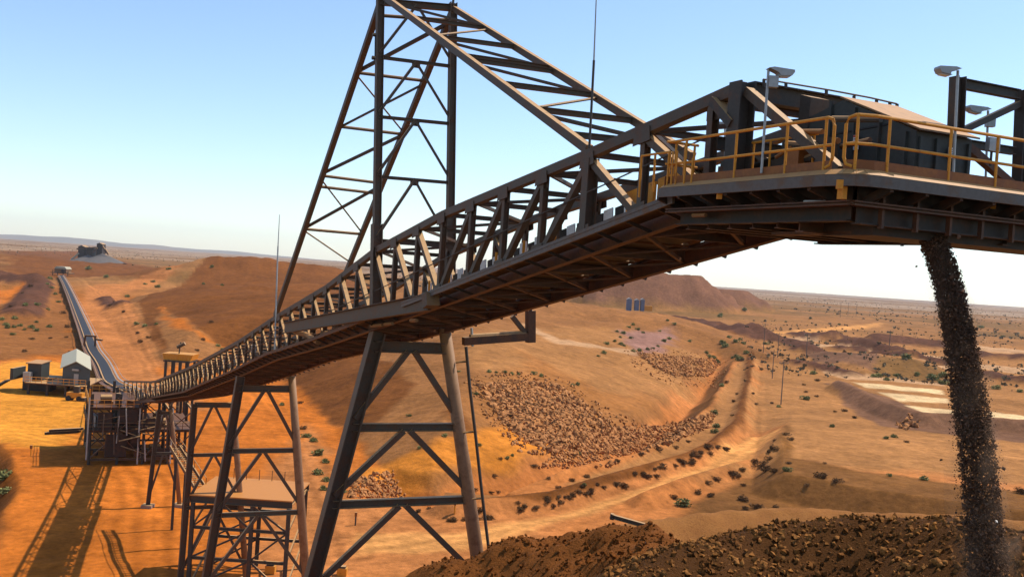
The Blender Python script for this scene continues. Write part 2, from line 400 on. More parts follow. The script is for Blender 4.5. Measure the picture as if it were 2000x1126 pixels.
def ground_material():
    m, nt, b = newmat('red_soil')
    at = nt.nodes.new('ShaderNodeAttribute'); at.attribute_name = 'soil'
    n1 = noise(nt, .35, 10, .72, 'World'); n2 = noise(nt, 2.2, 6, .7, 'World'); n3 = noise(nt, .05, 6, .7, 'World')
    hs = nt.nodes.new('ShaderNodeHueSaturation'); nt.links.new(at.outputs['Color'], hs.inputs['Color'])
    n4 = noise(nt, 1.1, 8, .75, 'World')
    nt.links.new(mul(nt, mul(nt, ramp(nt, n1, .25, .75, .70, 1.28), ramp(nt, n3, .3, .7, .86, 1.12)), ramp(nt, n4, .3, .7, .80, 1.2)), hs.inputs['Value'])
    c = mixn(nt, ramp(nt, n2, .56, .72, 0, .38), hs.outputs[0], (.12, .047, .014))
    nt.links.new(c, b.inputs['Base Color']); b.inputs['Roughness'].default_value = .97; b.inputs['Specular IOR Level'].default_value = .03
    bump(nt, b, n1, .6, .5)
    return m
vs = np.concatenate([np.array([1.9, 2.2, 2.6, 3.0, 3.5, 4.1, 4.8, 5.5]), np.arange(6.2, 62, .8), np.arange(62, 740, 1.65), np.linspace(742, 2100, 60)])
Ds = np.concatenate([FPX*CAMZ/vs[vs > 4.4], np.linspace(25, -45, 24)])
us = np.arange(-1420, 1421, 4.0)/FPX
gY, gU = np.meshgrid(Ds, us, indexing='ij'); gX = gU*(gY+50); rows, cols = gX.shape
gX, gY = gX.ravel(), gY.ravel()
gZ = height(gX, gY)
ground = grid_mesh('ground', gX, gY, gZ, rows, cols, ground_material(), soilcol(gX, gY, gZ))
tag(ground, 'red and orange mine floor with haul roads, banks and a scrub plain', kind='structure')
# far ranges on the skyline
def range_mesh(name, Y, prof, depth, mat):
    xs = np.linspace(prof[0][0], prof[-1][0], 220); hz = np.interp(xs, [p[0] for p in prof], [p[1] for p in prof])
    hz = hz*(1+.25*fbm(xs/900, xs*0, 4, 70)); rr = []
    for k, (dy, f) in enumerate(((-1, 0), (-.6, .45), (-.3, .8), (0, 1), (.4, .7), (1, 0))):
        rr.append((xs, np.full_like(xs, Y+dy*depth), hz*.62*f*(1+.2*fbm(xs/500, xs*0+k, 3, 71)) - 4))
    X = np.concatenate([r[0] for r in rr]); Yv = np.concatenate([r[1] for r in rr]); Z = np.concatenate([r[2] for r in rr])
    return grid_mesh(name, X, Yv, Z, 6, 220, mat)
M['range'] = soilmat('blue_grey_range', (.23, .20, .17), (.28, .22, .17), (.20, .18, .14), .002, .3, 5)
Yr = 12500
def rx(x): return atY(x, 500, Yr).x
o = range_mesh('hills', Yr, [(rx(-300), 0), (rx(-60), 60), (rx(40), 95), (rx(120), 110), (rx(185), 120), (rx(230), 85), (rx(300), 90), (rx(380), 60), (rx(480), 55), (rx(640), 10), (rx(760), 0)], 900, M['range'])
tag(o, 'faint blue hills low on the skyline', kind='structure')
# ------------------------------------------------------------------ near stockpile mounds
def pile(name, label, crest, slope, box, res, mat, amp=.3, rill=.0, scale=1.2, seed=1, floor=0.0):
    (x0, x1), (y0, y1) = box
    xs = np.arange(x0, x1, res); ys = np.arange(y0, y1, res)
    Y, X = np.meshgrid(ys, xs, indexing='ij'); r, c = X.shape; X = X.ravel(); Y = Y.ravel()
    n = fbm(X/scale, Y/scale, 5, seed, .6); big = fbm(X/6, Y/6, 3, seed+9)
    Z = np.full(X.shape, -50.0)
    for cr in crest:
        for a, b_ in zip(cr, cr[1:]):
            ex, ey = b_.x-a.x, b_.y-a.y; l2 = ex*ex+ey*ey+1e-9
            t = np.clip(((X-a.x)*ex+(Y-a.y)*ey)/l2, 0, 1)
            d = np.hypot(X-a.x-t*ex, Y-a.y-t*ey)
            d = np.sqrt(d*d+.5) - .7
            Z = np.maximum(Z, a.z+(b_.z-a.z)*t - d*slope*(1+.22*big))
    Z = Z + n*amp + rill*fbm(X/.8, Y/5, 3, seed+4)*np.clip(1, 0, 1)
    Z = np.maximum(Z, floor - 1.0)
    o = grid_mesh(name, X, Y, Z, r, c, mat); tag(o, label, kind='structure')
    return X, Y, Z, o
M['dirt'] = soilmat('raw_red_dirt', (.27, .09, .02), (.21, .07, .016), (.15, .05, .012), 1.2, .9, .15)
M['ore'] = soilmat('shaded_iron_ore', (.105, .042, .012), (.125, .05, .014), (.075, .03, .010), 1.6, .9, .15)  # darkened: shade of the near face put into the ore colour
c1 = [atY(840, 1128, 33), atY(900, 1098, 33), atY(1000, 1064, 33.5), atY(1090, 1048, 34), atY(1150, 1040, 34)]
c2 = [atY(1165, 1044, 33), atY(1210, 1020, 31), atY(1262, 1024, 30), atY(1300, 1075, 27)]
dX, dY, dZ, _ = pile('dirt_mound', 'raw red dirt mound in the right foreground', [c1, c2], .78, ((-9, 14), (14, 48)), .14, M['dirt'], .34, .28, 1.1, 3, 12)
c3 = [atY(1230, 1135, 22), atY(1330, 1078, 24), atY(1440, 1046, 26), atY(1560, 1022, 27), atY(1690, 1010, 27), atY(1850, 1012, 26), atY(1960, 1030, 24), atY(2150, 1060, 22)]
oX, oY, oZ, _ = pile('ore_stockpile', 'brown ore stockpile under the falling stream', [c3], .7, ((0, 24), (6, 44)), .14, M['ore'], .13, .0, 1.4, 5, 12)
c4 = [groundP(1130, 1045, 5), groundP(1230, 1020, 6), groundP(1300, 1012, 6), groundP(1400, 1000, 6.5), groundP(1500, 991, 7), groundP(1600, 993, 7), groundP(1750, 1000, 7), groundP(1900, 1008, 7), groundP(2100, 1030, 7), groundP(2500, 1060, 7)]
pile('bund', 'long orange earth bund behind the ore stockpile', [c4], .62, ((-8, 130), (70, 150)), .6, soilmat('orange_bund_soil', (.34, .14, .038), (.29, .115, .032), (.21, .08, .024), .5, .7, .2), .5, .0, 3, 8, 0)
# ------------------------------------------------------------------ conveyor boom
W = 3.44
ZT = ([21.85, 27.8, 37.7, 45.4, 53, 63.6, 76, 100, 131, 180, 222], [4.44, 3.5, 2.1, .62, -1.45, -3.78, -6.75, -11.8, -17.7, -24.6, -27.6])
ZL = ([20, 23, 44, 53, 63.6, 76, 99, 130, 155, 178, 222], [2.1, 1.5, -2.9, -4.75, -6.75, -9.6, -14.6, -20.2, -24.6, -27.2, -30.2])
zt = lambda D: float(np.interp(D, *ZT))
zl = lambda D: float(np.interp(D, *ZL))
zw = lambda D: zl(D) + .78
PAN = [27.8 + 2.52*k for k in range(-2, 39)] + [129, 135, 141, 148, 155, 162, 170, 178]
Dend = PAN[-1]
S = M['steel']; S2 = M['steel2']
boom = thing('conveyor_boom', 'long grey lattice boom carrying the belt up from the transfer tower to the head platform', 'conveyor', B(45.4, W/2, -2))
fine = [21.85] + PAN
for s in (0, W):
    m = MB()
    for a, b in zip(fine, fine[1:]): m.beam(B(a, s, zt(a)-.13), B(b, s, zt(b)-.13), .24, .27)
    m.build('top_chord', S, boom)
    m = MB()
    for a, b in zip(fine, fine[1:]): m.hbeam(B(a, s, zl(a)+.22), B(b, s, zl(b)+.22), .22, .44)
    m.build('bottom_chord', M['rust'], boom)
for i, D in enumerate(PAN):
    for s in (0, W):
        big = (i == 2)
        w = .34 if big else (.2 if D < 60 else .17)
        m = MB().hbeam(B(D, s, zl(D)+.44), B(D, s, zt(D)-.26), w, w, BN)
        if D < 60: m.beam(B(D+.22, s, zt(D)-.42), B(D-.22, s, zt(D)-.42), .03, .34)
        m.build('post', S, boom)
for i, (a, b) in enumerate(zip(PAN, PAN[1:])):        # a nearer the head
    rev = 27 < a < 37.0
    for s in (0, W):
        p, q = (B(b, s, zt(b)-.3), B(a, s, zl(a)+.5)) if not rev else (B(a, s, zt(a)-.3), B(b, s, zl(b)+.5))
        w_ = .2 if a < 48 else (.14 if a < 62 else .1); MB().beam(p, q, w_, w_, BN).build('diagonal', S, boom)
for i, D in enumerate(PAN[1:22]):
    for s, o_ in ((0, -.135), (W, .135)):
        for z_, h_ in ((zt(D)-.36, .46), (zl(D)+.62, .5)):
            sl = (zt(D+.3)-zt(D-.3)); q_ = [B(D+.36, s+o_, z_+sl*.6-h_/2+.1), B(D-.36, s+o_, z_-sl*.6-h_/2+.1), B(D-.3, s+o_, z_-sl*.6+h_/2), B(D+.3, s+o_, z_+sl*.6+h_/2)]
            MB().prism(q_, BN*(.016 if o_ > 0 else -.016)).build('gusset', S, boom)
m = MB()
for a, b in zip(PAN[:40], PAN[1:41]): m.tube([B(a, -.15, zl(a)+1.75), B(b, -.15, zl(b)+1.75)], .022, 5)
m.build('cable', S2, boom)
m = MB()
for a, b in zip(PAN[:40], PAN[1:41]): m.tube([B(a, W-.2, zl(a)+1.9), B((a+b)/2, W-.2, (zl(a)+zl(b))/2+1.8), B(b, W-.2, zl(b)+1.9)], .03, 5)
m.build('cable', S2, boom)
for i, D in enumerate(PAN):
    MB().hbeam(B(D, .13, zt(D)-.14), B(D, W-.13, zt(D)-.14), .15, .17).build('cross_strut', S, boom)
    m = MB().hbeam(B(D, .12, zl(D)+.26), B(D, W-.12, zl(D)+.26), .18, .36)
    m.build('floor_beam', M['rust'], boom)
for i, (a, b) in enumerate(zip(PAN, PAN[1:])):
    s0, s1 = (.15, W-.15) if i % 2 else (W-.15, .15)
    m = MB().beam(B(a, s0, zt(a)-.16), B(b, s1, zt(b)-.16), .11, .11)
    m.build('lateral_brace', S, boom)
m = MB()
for i, (a, b) in enumerate(zip(PAN, PAN[1:])):
    s0, s1 = (.2, W-.2)
    m.beam(B(a, s0, zl(a)+.1), B(b, s1, zl(b)+.1), .1, .1); m.beam(B(a, s1, zl(a)+.06), B(b, s0, zl(b)+.06), .1, .05)
m.build('underside_bracing', M['rust'], boom)
for s in (.62, 1.15, W-1.15, W-.62):
    m = MB()
    for a, b in zip(PAN, PAN[1:]): m.hbeam(B(a, s, zl(a)+.56), B(b, s, zl(b)+.56), .14, .22)
    m.build('stringer', M['rust'], boom)
# belt in its trough, return belt, idlers, floor plates
def ribbon(m, prof, Ds, z):
    n0 = len(m.v); k = len(prof)
    for D in Ds:
        for s, dz in prof: m.v.append(tuple(B(D, s, z(D)+dz)))
    for i in range(len(Ds)-1):
        for j in range(k-1):
            a = n0+i*k+j; m.f.append((a, a+1, a+k+1, a+k))
beltD = [18.9, 20.3] + PAN
m = MB(); ribbon(m, [(1.02, 1.22), (1.36, 1.0), (W-1.36, 1.0), (W-1.02, 1.22), (W-1.02, 1.19), (1.36+.7, .95), (1.36, .97), (1.02, 1.19), (1.02, 1.22)], beltD, zl); m.build('belt', M['rubber'], boom)
m = MB(); ribbon(m, [(1.05, .36), (W-1.05, .36), (W-1.05, .335), (1.05, .335), (1.05, .36)], beltD, zl); m.build('return_belt', M['rubber'], boom)
m = MB()
D = 24.0
while D < 130:
    for a, b in (((.85, 1.2), (1.3, .9)), ((1.3, .9), (W-1.3, .9)), ((W-1.3, .9), (W-.85, 1.2))):
        m.tube([B(D, a[0], zl(D)+a[1]), B(D, b[0], zl(D)+b[1])], .07, 6)
    m.tube([B(D+.4, .7, zl(D)+.27), B(D+.4, W-.7, zl(D)+.27)], .07, 6)
    D += 1.26
m.build('idler_rollers', M['rust'], boom)
m = MB(); r_ = random.Random(3)
for i, (a, b) in enumerate(zip(PAN, PAN[1:])):
    if a > 128: break
    segs = [(0, .5), (.5, 1)]
    for f0, f1 in segs:
        if (i in (1, 2, 3) and r_.random() < .55) or r_.random() < .1: continue
        D0 = a+(b-a)*f0+.06; D1 = a+(b-a)*f1-.06
        for s0, s1 in ((.2, 1.3), (1.33, 2.4), (2.43, W-.2)):
            if r_.random() < .22: continue
            m.box8([B(D0, s0, zl(D0)+.45), B(D0, s1, zl(D0)+.45), B(D1, s1, zl(D1)+.45), B(D1, s0, zl(D1)+.45), B(D0, s0, zl(D0)+.475), B(D0, s1, zl(D0)+.475), B(D1, s1, zl(D1)+.475), B(D1, s0, zl(D1)+.475)])
m.build('floor_plates', M['floor'], boom)
m = MB()                                   # dusty cable tray and dropped ore hanging on the underside
for s in (.35, W-.4):
    for a, b in zip(PAN[:30], PAN[1:31]): m.beam(B(a, s, zl(a)+.5), B(b, s, zl(b)+.5), .22, .06)
m.build('cable_tray', M['roofdust'], boom)
# outboard walkway along the near side
def walkway(D0, D1, s0, s1, name, z=.74, th=.22, mat=None):
    Ds = list(np.linspace(D0, D1, max(2, int(abs(D1-D0)/1.5))))
    m = MB()
    for a, b in zip(Ds, Ds[1:]):
        m.box8([B(a, s0, zl(a)+z-.05), B(a, s1, zl(a)+z-.05), B(b, s1, zl(b)+z-.05), B(b, s0, zl(b)+z-.05), B(a, s0, zl(a)+z), B(a, s1, zl(a)+z), B(b, s1, zl(b)+z), B(b, s0, zl(b)+z)])
    mw_ = m
    m = MB()
    for a, b in zip(Ds, Ds[1:]):
        m.beam(B(a, s0-.04, zl(a)+z-.02), B(b, s0-.04, zl(b)+z-.02), .07, th)
        m.beam(B(a, s0-.06, zl(a)+z+.02), B(b, s0-.06, zl(b)+z+.02), .06, .05)
    m.build(name, mat or M['edge'], boom)
    m = mw_
    D = D0 + .6
    while D < D1:
        m.beam(B(D, s0, zl(D)+z-.1), B(D, s1+.1, zl(D)+z-.32), .07, .09); D += 1.26
    m.build('walkway', M['floor'], boom)
walkway(22.9, 39.6, -.78, -.14, 'walkway_edge', .36)
walkway(41.5, 128, -.62, -.14, 'walkway_edge', .42, .16, M['rust'])
walkway(22.8, 128, W+.14, W+.75, 'walkway_edge', .5, .2, M['rust'])
# deep fascia girder beside the mast foot
p, q = nearP(556, 640, -.75), nearP(836, 590, -.75)
m = MB().hbeam(p, q, .3, .62); m.beam(q, q + (q-p).normalized()*.5 + V((0, 0, .1)), .5, .5); m.build('fascia_girder', S, boom)
m = MB()
for t, l in ((.16, .5), (.3, .4), (.36, .7), (.5, .35), (.64, .9), (.72, .6), (.86, .4)):
    c = p.lerp(q, t) + BN*.55 + V((0, 0, -.5)); MB().tube([c, c + (q-p).normalized()*l*1.8 + V((0, 0, -.02))], .075, 8).build('service_pipe', M['roofdust'], boom)
m.tube([nearP(577, 648, -.4), nearP(598, 653, -.4), nearP(622, 668, -.4)], .15, 8)
m.build('service_pipe', M['roofdust'], boom)
# white belt-edge guards with stanchions
k = 0; D = 26.4
while D < 40.5:
    t_ = r_.random()
    if k % 9 != 4:
        sz = .34 + .1*r_.random()
        MB().box8([B(D, .52, zl(D)+.98), B(D, .56, zl(D)+.98), B(D+.42, .56, zl(D+.42)+.98), B(D+.42, .52, zl(D+.42)+.98), B(D, .5, zl(D)+.98+sz), B(D, .54, zl(D)+.98+sz), B(D+.42, .54, zl(D+.42)+.98+sz), B(D+.42, .5, zl(D+.42)+.98+sz)]).build('belt_guard', M['white'], boom)
        Dm = D + .52
        MB().box8([B(Dm, .55, zl(Dm)+.94), B(Dm, .6, zl(Dm)+.94), B(Dm+.36, .6, zl(Dm+.36)+.94), B(Dm+.36, .55, zl(Dm+.36)+.94), B(Dm, .53, zl(Dm)+1.3), B(Dm, .58, zl(Dm)+1.3), B(Dm+.36, .58, zl(Dm+.36)+1.3), B(Dm+.36, .53, zl(Dm+.36)+1.3)]).build('belt_guard', M['rubber'], boom)
    if k % 2 == 0: MB().beam(B(D-.06, .4, zl(D)+.7), B(D-.06, .4, zl(D)+1.42), .07, .07).build('stanchion', M['yellow'], boom)
    D += .97; k += 1
for a, b in zip(np.linspace(24, 26, 4), np.linspace(24.5, 26.5, 4)):
    MB().box8([B(a, .35, zl(a)+.9), B(a, .45, zl(a)+.9), B(b, .45, zl(b)+.9), B(b, .35, zl(b)+.9), B(a, .35, zl(a)+1.5), B(a, .45, zl(a)+1.5), B(b, .45, zl(b)+1.5), B(b, .35, zl(b)+1.5)]).build('belt_guard', M['yellow'], boom)
# handrails, and cream slats added as painted sunlight on the lower truss diagonals
for s in (-.6, W+.72):
    m = MB(); Ds = list(np.arange(60, 178, 3.0))
    for a, b in zip(Ds, Ds[1:]):
        for dz in (1.25, 1.75): m.tube([B(a, s, zl(a)+dz), B(b, s, zl(b)+dz)], .03, 5)
    for a in Ds: m.tube([B(a, s, zl(a)+.6), B(a, s, zl(a)+1.75)], .03, 5)
    m.build('handrail', M['rust'], boom)
for D in list(np.arange(97, 168, 2.9)):
    h = min(1.5, zt(D)-zl(D)-.9)
    MB().beam(B(D, .5, zl(D)+.75), B(D-.25, .5, zl(D)+.75+h), .12, .14, BN).build('sunlit_slat', M['cream'], boom)
for D, sz in ((93, .7), (72, .5), (79, .5), (84, .6), (108, .6), (118, .5)):
    MB().beam(B(D, .3, zl(D)+1.5), B(D, .3, zl(D)+1.5+sz), .5, .3, BN).build('switch_box', M['galv'], boom)
# head portal frame
def hcol(m, D, s, z0, z1, w): m.hbeam(B(D, s, z0), B(D, s, z1), w, w, BN)
m = MB(); hcol(m, 21.85, 0, 1.9, 4.42, .42); m.build('portal_column', S2, boom)
m = MB(); hcol(m, 21.85, W, 1.9, 4.42, .42); m.build('portal_column', S2, boom)
m = MB().hbeam(B(21.85, .2, 4.25), B(21.85, W-.2, 4.25), .3, .42); m.build('portal_beam', S2, boom)
m = MB().hbeam(B(22.76, .1, 3.2), B(22.76, W-.1, 3.2), .2, .3); m.build('cross_strut', S2, boom)
m = MB().beam(B(21.7, .02, 4.2), B(19.0, .02, 2.3), .2, .2, BN); m.build('diagonal', M['steel'], boom)
m = MB().beam(B(21.7, W-.02, 4.2), B(19.0, W-.02, 2.3), .2, .2, BN); m.build('diagonal', M['steel'], boom)
m = MB().beam(B(22.6, 0, 4.1), B(21.9, 0, 3.5), .2, .5, BN); m.build('gusset', S2, boom)

# ------------------------------------------------------------------ mast with its stays
mast = thing('mast_frame', 'tall lattice mast with sloping backstays and forestays standing astride the boom', 'mast', B(45.4, W/2, -2.5))
NL0, NL1 = nearP(743, -14), nearP(733, 640)
FL0, FL1 = nearP(885, 6, W), nearP(877, 600, W)
for a, b in ((NL0, NL1), (FL0, FL1)):
    mid = a.lerp(b, .7)
    m = MB().hbeam(a, mid, .3, .34, BN).hbeam(mid, b, .42, .46, BN); m.build('mast_leg', S, mast)
def onl(a, b, y):            # point on the line a-b (photo row y) by bisection on projected row
    lo, hi = 0.0, 1.0
    for _ in range(30):
        t = (lo+hi)/2; p = a.lerp(b, t)
        if rowof(p) < y: lo = t
        else: hi = t
    return a.lerp(b, (lo+hi)/2)
def proj(p):
    d = V(p)-CAM; f = d.dot(FWD); u = d.dot(RGT)/f*FPX; v = -d.dot(UPV)/f*FPX
    return 1000+u*CR-v*SR, 563+u*SR+v*CR
rowof = lambda p: proj(p)[1]
nl = lambda y: onl(NL0, NL1, y)
fl = lambda y: onl(FL0, FL1, y)
for ya, yb, w in ((4, 16, .3), (112, 130, .15), (228, 242, .15), (345, 357, .15), (470, 480, .2)):
    MB().hbeam(nl(ya), fl(yb), w, w).build('mast_strut', S, mast)
for top, (yn, yf) in (((5, 14, .5), (104, 122)), ((113, 130, .5), (220, 236)), ((228, 242, .5), (338, 352)), ((345, 357, .5), (462, 474))):
    c = nl(top[0]).lerp(fl(top[1]), .5)
    for e in (nl(yn), fl(yf)): MB().beam(c, e, .12, .12).build('mast_brace', S, mast)
    MB().beam(c - BN*.2, c + BN*.2, .04, .34, off=(0, -.1)).build('gusset', S, mast)
NB0, NB1 = nearP(741, 12), nearP(538, 616)
FB0, FB1 = nearP(884, 22, W), nearP(668, 552, W)
for a, b in ((NB0, NB1), (FB0, FB1)): MB().beam(a, b, .26, .3).build('backstay', S, mast)
nb = lambda y: onl(NB0, NB1, y)
fb = lambda y: onl(FB0, FB1, y)
for ya, yb in ((30, 40), (142, 158), (247, 262), (343, 358), (364, 378), (447, 457)):
    MB().tube([nb(ya), fb(yb)], .085, 8).build('stay_strut', M['steel'], mast)
for ya, yb, w in ((140, 46, .16), (338, 264, .15), (445, 362, .15), (250, 165, .1)):
    MB().beam(nb(ya), fb(yb), w, w).build('stay_brace', S, mast)
for ya, yb in ((146, 258), (450, 512), (350, 455)):
    MB().tube([nb(ya), fb(yb)], .045, 6).build('tie_rod', S, mast)
NF0, NF1 = nearP(748, -8), nearP(1150, 292)
FF0, FF1 = nearP(888, 18, W), nearP(1352, 306, W)
for a, b in ((NF0, NF1), (FF0, FF1)): MB().beam(a, b, .22, .26).build('forestay', S, mast)
nf = lambda y: onl(NF0, NF1, y)
ff = lambda y: onl(FF0, FF1, y)
for ya, yb, w in ((34, 55, .16), (72, 92, .17), (110, 134, .2), (116, 140, .16), (163, 186, .18), (213, 236, .18), (262, 283, .18)):
    MB().hbeam(nf(ya), ff(yb), w, w).build('stay_strut', S, mast)
for ya, yb, w in ((8, 52, .1), (80, 134, .1), (126, 184, .1), (224, 285, .12)):
    MB().beam(nf(ya), ff(yb), w, w).build('stay_brace', S, mast)
for ya, yb in ((69, 58), (211, 191)):
    MB().tube([nf(ya), ff(yb)], .05, 6).build('tie_rod', M['steel'], mast)
MB().tube([FL0 + V((0, 0, -.05)), FL0 + V((0, 0, .38))], .06, 6).build('finial', S2, mast)
m = MB()
e0, e1 = nl(70) - BF*.0 - BN*.22, nl(115) - BN*.22
m.tube([e0, e1], .03, 5).tube([e0, e0-BN*.12], .09, 6).tube([e1, e1-BN*.14], .1, 6); m.build('conduit', S2, mast)

# ------------------------------------------------------------------ trestles
def trestle(name, label, D0, stop, L0, L1, R0, R1, levels, lw, bw, zfoot=None):
    """L0-L1 / R0-R1: sightings of the near and far legs in the plane across the boom; legs carried down to the ground."""
    t = thing(name, label, 'trestle', B(D0, W/2, 0) - V((0, 0, 33)), 'trestle legs under the conveyor boom')
    legs = []
    for (a, b) in ((L0, L1), (R0, R1)):
        pa, pb = crossP(*a, D0), crossP(*b, D0)
        d = (pb-pa); foot = pa + d*((pa.z - .3)/-d.z)
        g = _h1(foot.x, foot.y); foot = pa + d*((pa.z - g - .25)/-d.z)
        legs.append((pa, foot))
        if a is L0: MB().hbeam(pa, foot, lw, lw, BN).build('leg', S, t)
        else: MB().tube([pa, pa.lerp(foot, .2), pa.lerp(foot, .2) + (foot-pa).normalized()*.4, foot], lw*.46, 20, lw*.56).build('leg', M['leg'], t, True)
        MB().box8([foot+V((x*1.1*lw*1.2, y*1.1*lw*1.2, z)) for z in (-.6, .15) for x, y in ((-1,-1),(1,-1),(1,1),(-1,1))]).build('footing', M['conc'], t)
    (la, lf), (ra, rf) = legs
    at = lambda i, z: legs[i][0].lerp(legs[i][1], (legs[i][0].z - z)/(legs[i][0].z - legs[i][1].z))
    zs = [CAMZ + z for z in levels]
    MB().hbeam(at(0, zs[0]), at(1, zs[0]), bw*1.3, bw*1.5).build('cross_beam', S, t)
    for z in zs[1:]: MB().hbeam(at(0, z), at(1, z), bw, bw*1.05).build('cross_beam', S, t)
    for za, zb in zip(zs, zs[1:]+[None]):
        zb = zb if zb is not None else min(legs[0][1].z, legs[1][1].z)+.8
        c = at(0, za).lerp(at(1, za), .5) - V((0, 0, bw*.5))
        for i in (0, 1):
            MB().beam(c + BN*(.15 if i else -.15), at(i, zb+bw*1.2), bw*.75, bw*.75, BF).build('brace', S, t)
    return t, legs, at
zc = lambda x, y, D0: crossP(x, y, D0).z - CAMZ
T1 = trestle('trestle', 'tallest and nearest steel trestle directly below the mast', 45.4, 0, (738, 648), (612, 1120), (868, 640), (932, 1085),
        [zc(735, 676, 45.4), zc(700, 834, 45.4), zc(665, 984, 45.4), zc(640, 1170, 45.4), zc(610, 1380, 45.4)], .62, .34)
T2 = trestle('trestle', 'middle steel trestle crossing in front of the grey staging tower', 73.5, 0, (470, 735), (404, 1120), (570, 735), (597, 1120),
        [zc(466, 758, 73.5), zc(465, 880, 73.5), zc(435, 1005, 73.5), zc(415, 1150, 73.5)], .6, .32)
T3 = trestle('trestle', 'short steel trestle just right of the staircase with a V brace at its top', 97, 0, (380, 788), (366, 960), (455, 790), (468, 960),
        [zc(380, 790, 97), zc(380, 888, 97), zc(380, 990, 97)], .55, .32)
T4 = trestle('trestle', 'slender farthest trestle with splayed legs beside the transfer tower', 126, 0, (311, 800), (288, 992), (334, 800), (352, 1000),
        [zc(311, 806, 126), zc(305, 885, 126)], .5, .3)
# second, raked pair of legs behind the first trestle ladder pipe
t1 = T1[0]
lad = thing('cable_ladder', 'thin dark pipe ladder hanging beside the right leg of the tallest trestle', 'ladder', crossP(955, 1090, 45.0))
pts = [crossP(910, 676, 45), crossP(918, 760, 45), crossP(930, 860, 45), crossP(941, 960, 45), crossP(955, 1075, 45), crossP(975, 1240, 45)]
MB().tube(pts, .075, 6).build('pipe', S2, lad)
for y, x0, x1 in ((705, 890, 912), (842, 900, 928), (972, 913, 942), (1085, 930, 955)):
    MB().tube([crossP(x0, y+2, 45.2), crossP(x1, y, 45)], .05, 5).build('rung', M['rust'], lad)
out = thing('outrigger_frame', 'rust coloured right-angled outrigger frame hanging under the boom beside the tallest trestle', 'steel frame', crossP(960, 665, 44))
D_ = 44.0
MB().beam(crossP(905, 666, D_), crossP(1030, 657, D_), .36, .36).build('arm', M['rust'], out)
MB().tube([crossP(918, 657, D_), crossP(1026, 650, D_)], .12, 8).build('pipe', M['steel'], out)
MB().beam(crossP(1036, 668, D_), crossP(1036, 606, D_), .38, .38, BF).build('hanger', M['rust'], out)
MB().beam(crossP(1026, 650, D_), crossP(1000, 617, D_), .2, .2).build('brace', M['steel'], out)
MB().tube([crossP(921, 640, D_), crossP(923, 676, D_)], .06, 6).build('conduit', M['galv'], out)

# ------------------------------------------------------------------ head platform
hp = thing('head_platform', 'broad steel discharge platform at the raised head end of the boom', 'platform', B(20, W/2, 1))
zd = 2.06
C0 = (17.55, -1.12)
def plan(Ds_pts): return [B(D, s, 0) for D, s in Ds_pts]
SF = W + 5.2
outline = [(23.0, -1.12), (18.5, -1.12), (18.2, -1.10), (17.95, -1.03), (17.76, -.90), (17.65, -.70), (17.61, -.45), (17.6, -.1), (17.6, SF), (23.0, SF)]
m = MB().prism([p + V((0, 0, zd-.06)) for p in plan(outline)], (0, 0, .06)); m.build('deck', M['floor'], hp)
m = MB(); el = outline[:9]
for a, b in zip(el, el[1:]):
    pa, pb = B(*a, zd-.1), B(*b, zd-.1); m.beam(pa, pb + (pb-pa).normalized()*.02, .08, .2)
m.build('edge_channel', M['edge'], hp)
m = MB()
for a, b in zip(el, el[1:]):
    pa, pb = B(*a, zd+.012), B(*b, zd+.012); n_ = (pb-pa).normalized().cross(V((0, 0, 1)))
    n_ = n_ if n_.dot(B(20.3, 2, 0)-pa + V((0, 0, 0))) > 0 else -n_
    e_ = (pb-pa).normalized()*.012
    m.box8([pa-e_, pb+e_, pb+e_+n_*.16, pa-e_+n_*.16, pa-e_+n_*.02+V((0,0,.015)), pb+e_+n_*.02+V((0,0,.015)), pb+e_+n_*.15+V((0,0,.105)), pa-e_+n_*.15+V((0,0,.105))])
m.build('dusty_kerb', M['roofdust'], hp)
# girders below
def gird(name, pts, z0, z1, w, mat):
    m = MB()
    for a, b in zip(pts, pts[1:]):
        pa, pb = B(*a, (z0+z1)/2), B(*b, (z0+z1)/2); m.hbeam(pa, pb, w, z1-z0, None, .03)
    m.build(name, mat, hp)
gird('side_girder', [(23.2, -.35), (18.3, -.35)], 1.3, zd-.07, .26, M['floor'])
gird('side_girder', [(23.2, W+.3), (18.3, W+.3)], 1.15, zd-.07, .26, M['floor'])
gird('front_girder', [(18.2, -.35), (18.2, SF)], 1.25, zd-.07, .26, M['floor'])
gird('front_girder', [(19.6, -.3), (19.6, SF)], 1.12, zd-.07, .24, M['rust'])
gird('lower_flange', [(23.2, -.7), (18.0, -.7), (18.0, SF)], 1.55, 1.64, .2, M['rust'])
gird('lower_flange', [(21.0, .5), (18.9, .5), (18.9, SF)], 1.12, 1.18, .4, M['rust'])
for D in np.arange(18.6, 23.2, .75):
    m = MB().beam(B(D, -1.08, zd-.17), B(D, -.3, zd-.42), .08, .16); m.build('bracket', M['floor'], hp)
for s in np.arange(-.2, SF, .85):
    m = MB().beam(B(17.62, s, zd-.17), B(18.2, s, zd-.42), .08, .16); m.build('bracket', M['floor'], hp)
    m = MB().beam(B(18.06, s+.3, 1.2), B(18.06, s+.3, zd-.1), .06, .1, BF); m.build('stiffener', M['rust'], hp)
m = MB().prism([B(21.5, .3, 1.35), B(19.6, .3, 1.1), B(18.4, .3, 1.1), B(18.4, .3, 1.7), B(21.5, .3, 1.7)], BN*(SF-.6)); m.build('chute_skirt', M['floor'], hp)
m = MB()
for D in np.arange(20.2, 23.0, .7): m.hbeam(B(D, -.3, 1.35), B(D, W+.3, 1.35), .16, .3)
m.build('floor_beams', M['rust'], hp)
MB().beam(B(18.02, -.9, zd-.2), B(18.02, -.9, zd-.42), .14, .1).build('yellow_bracket', M['yellow'], hp)
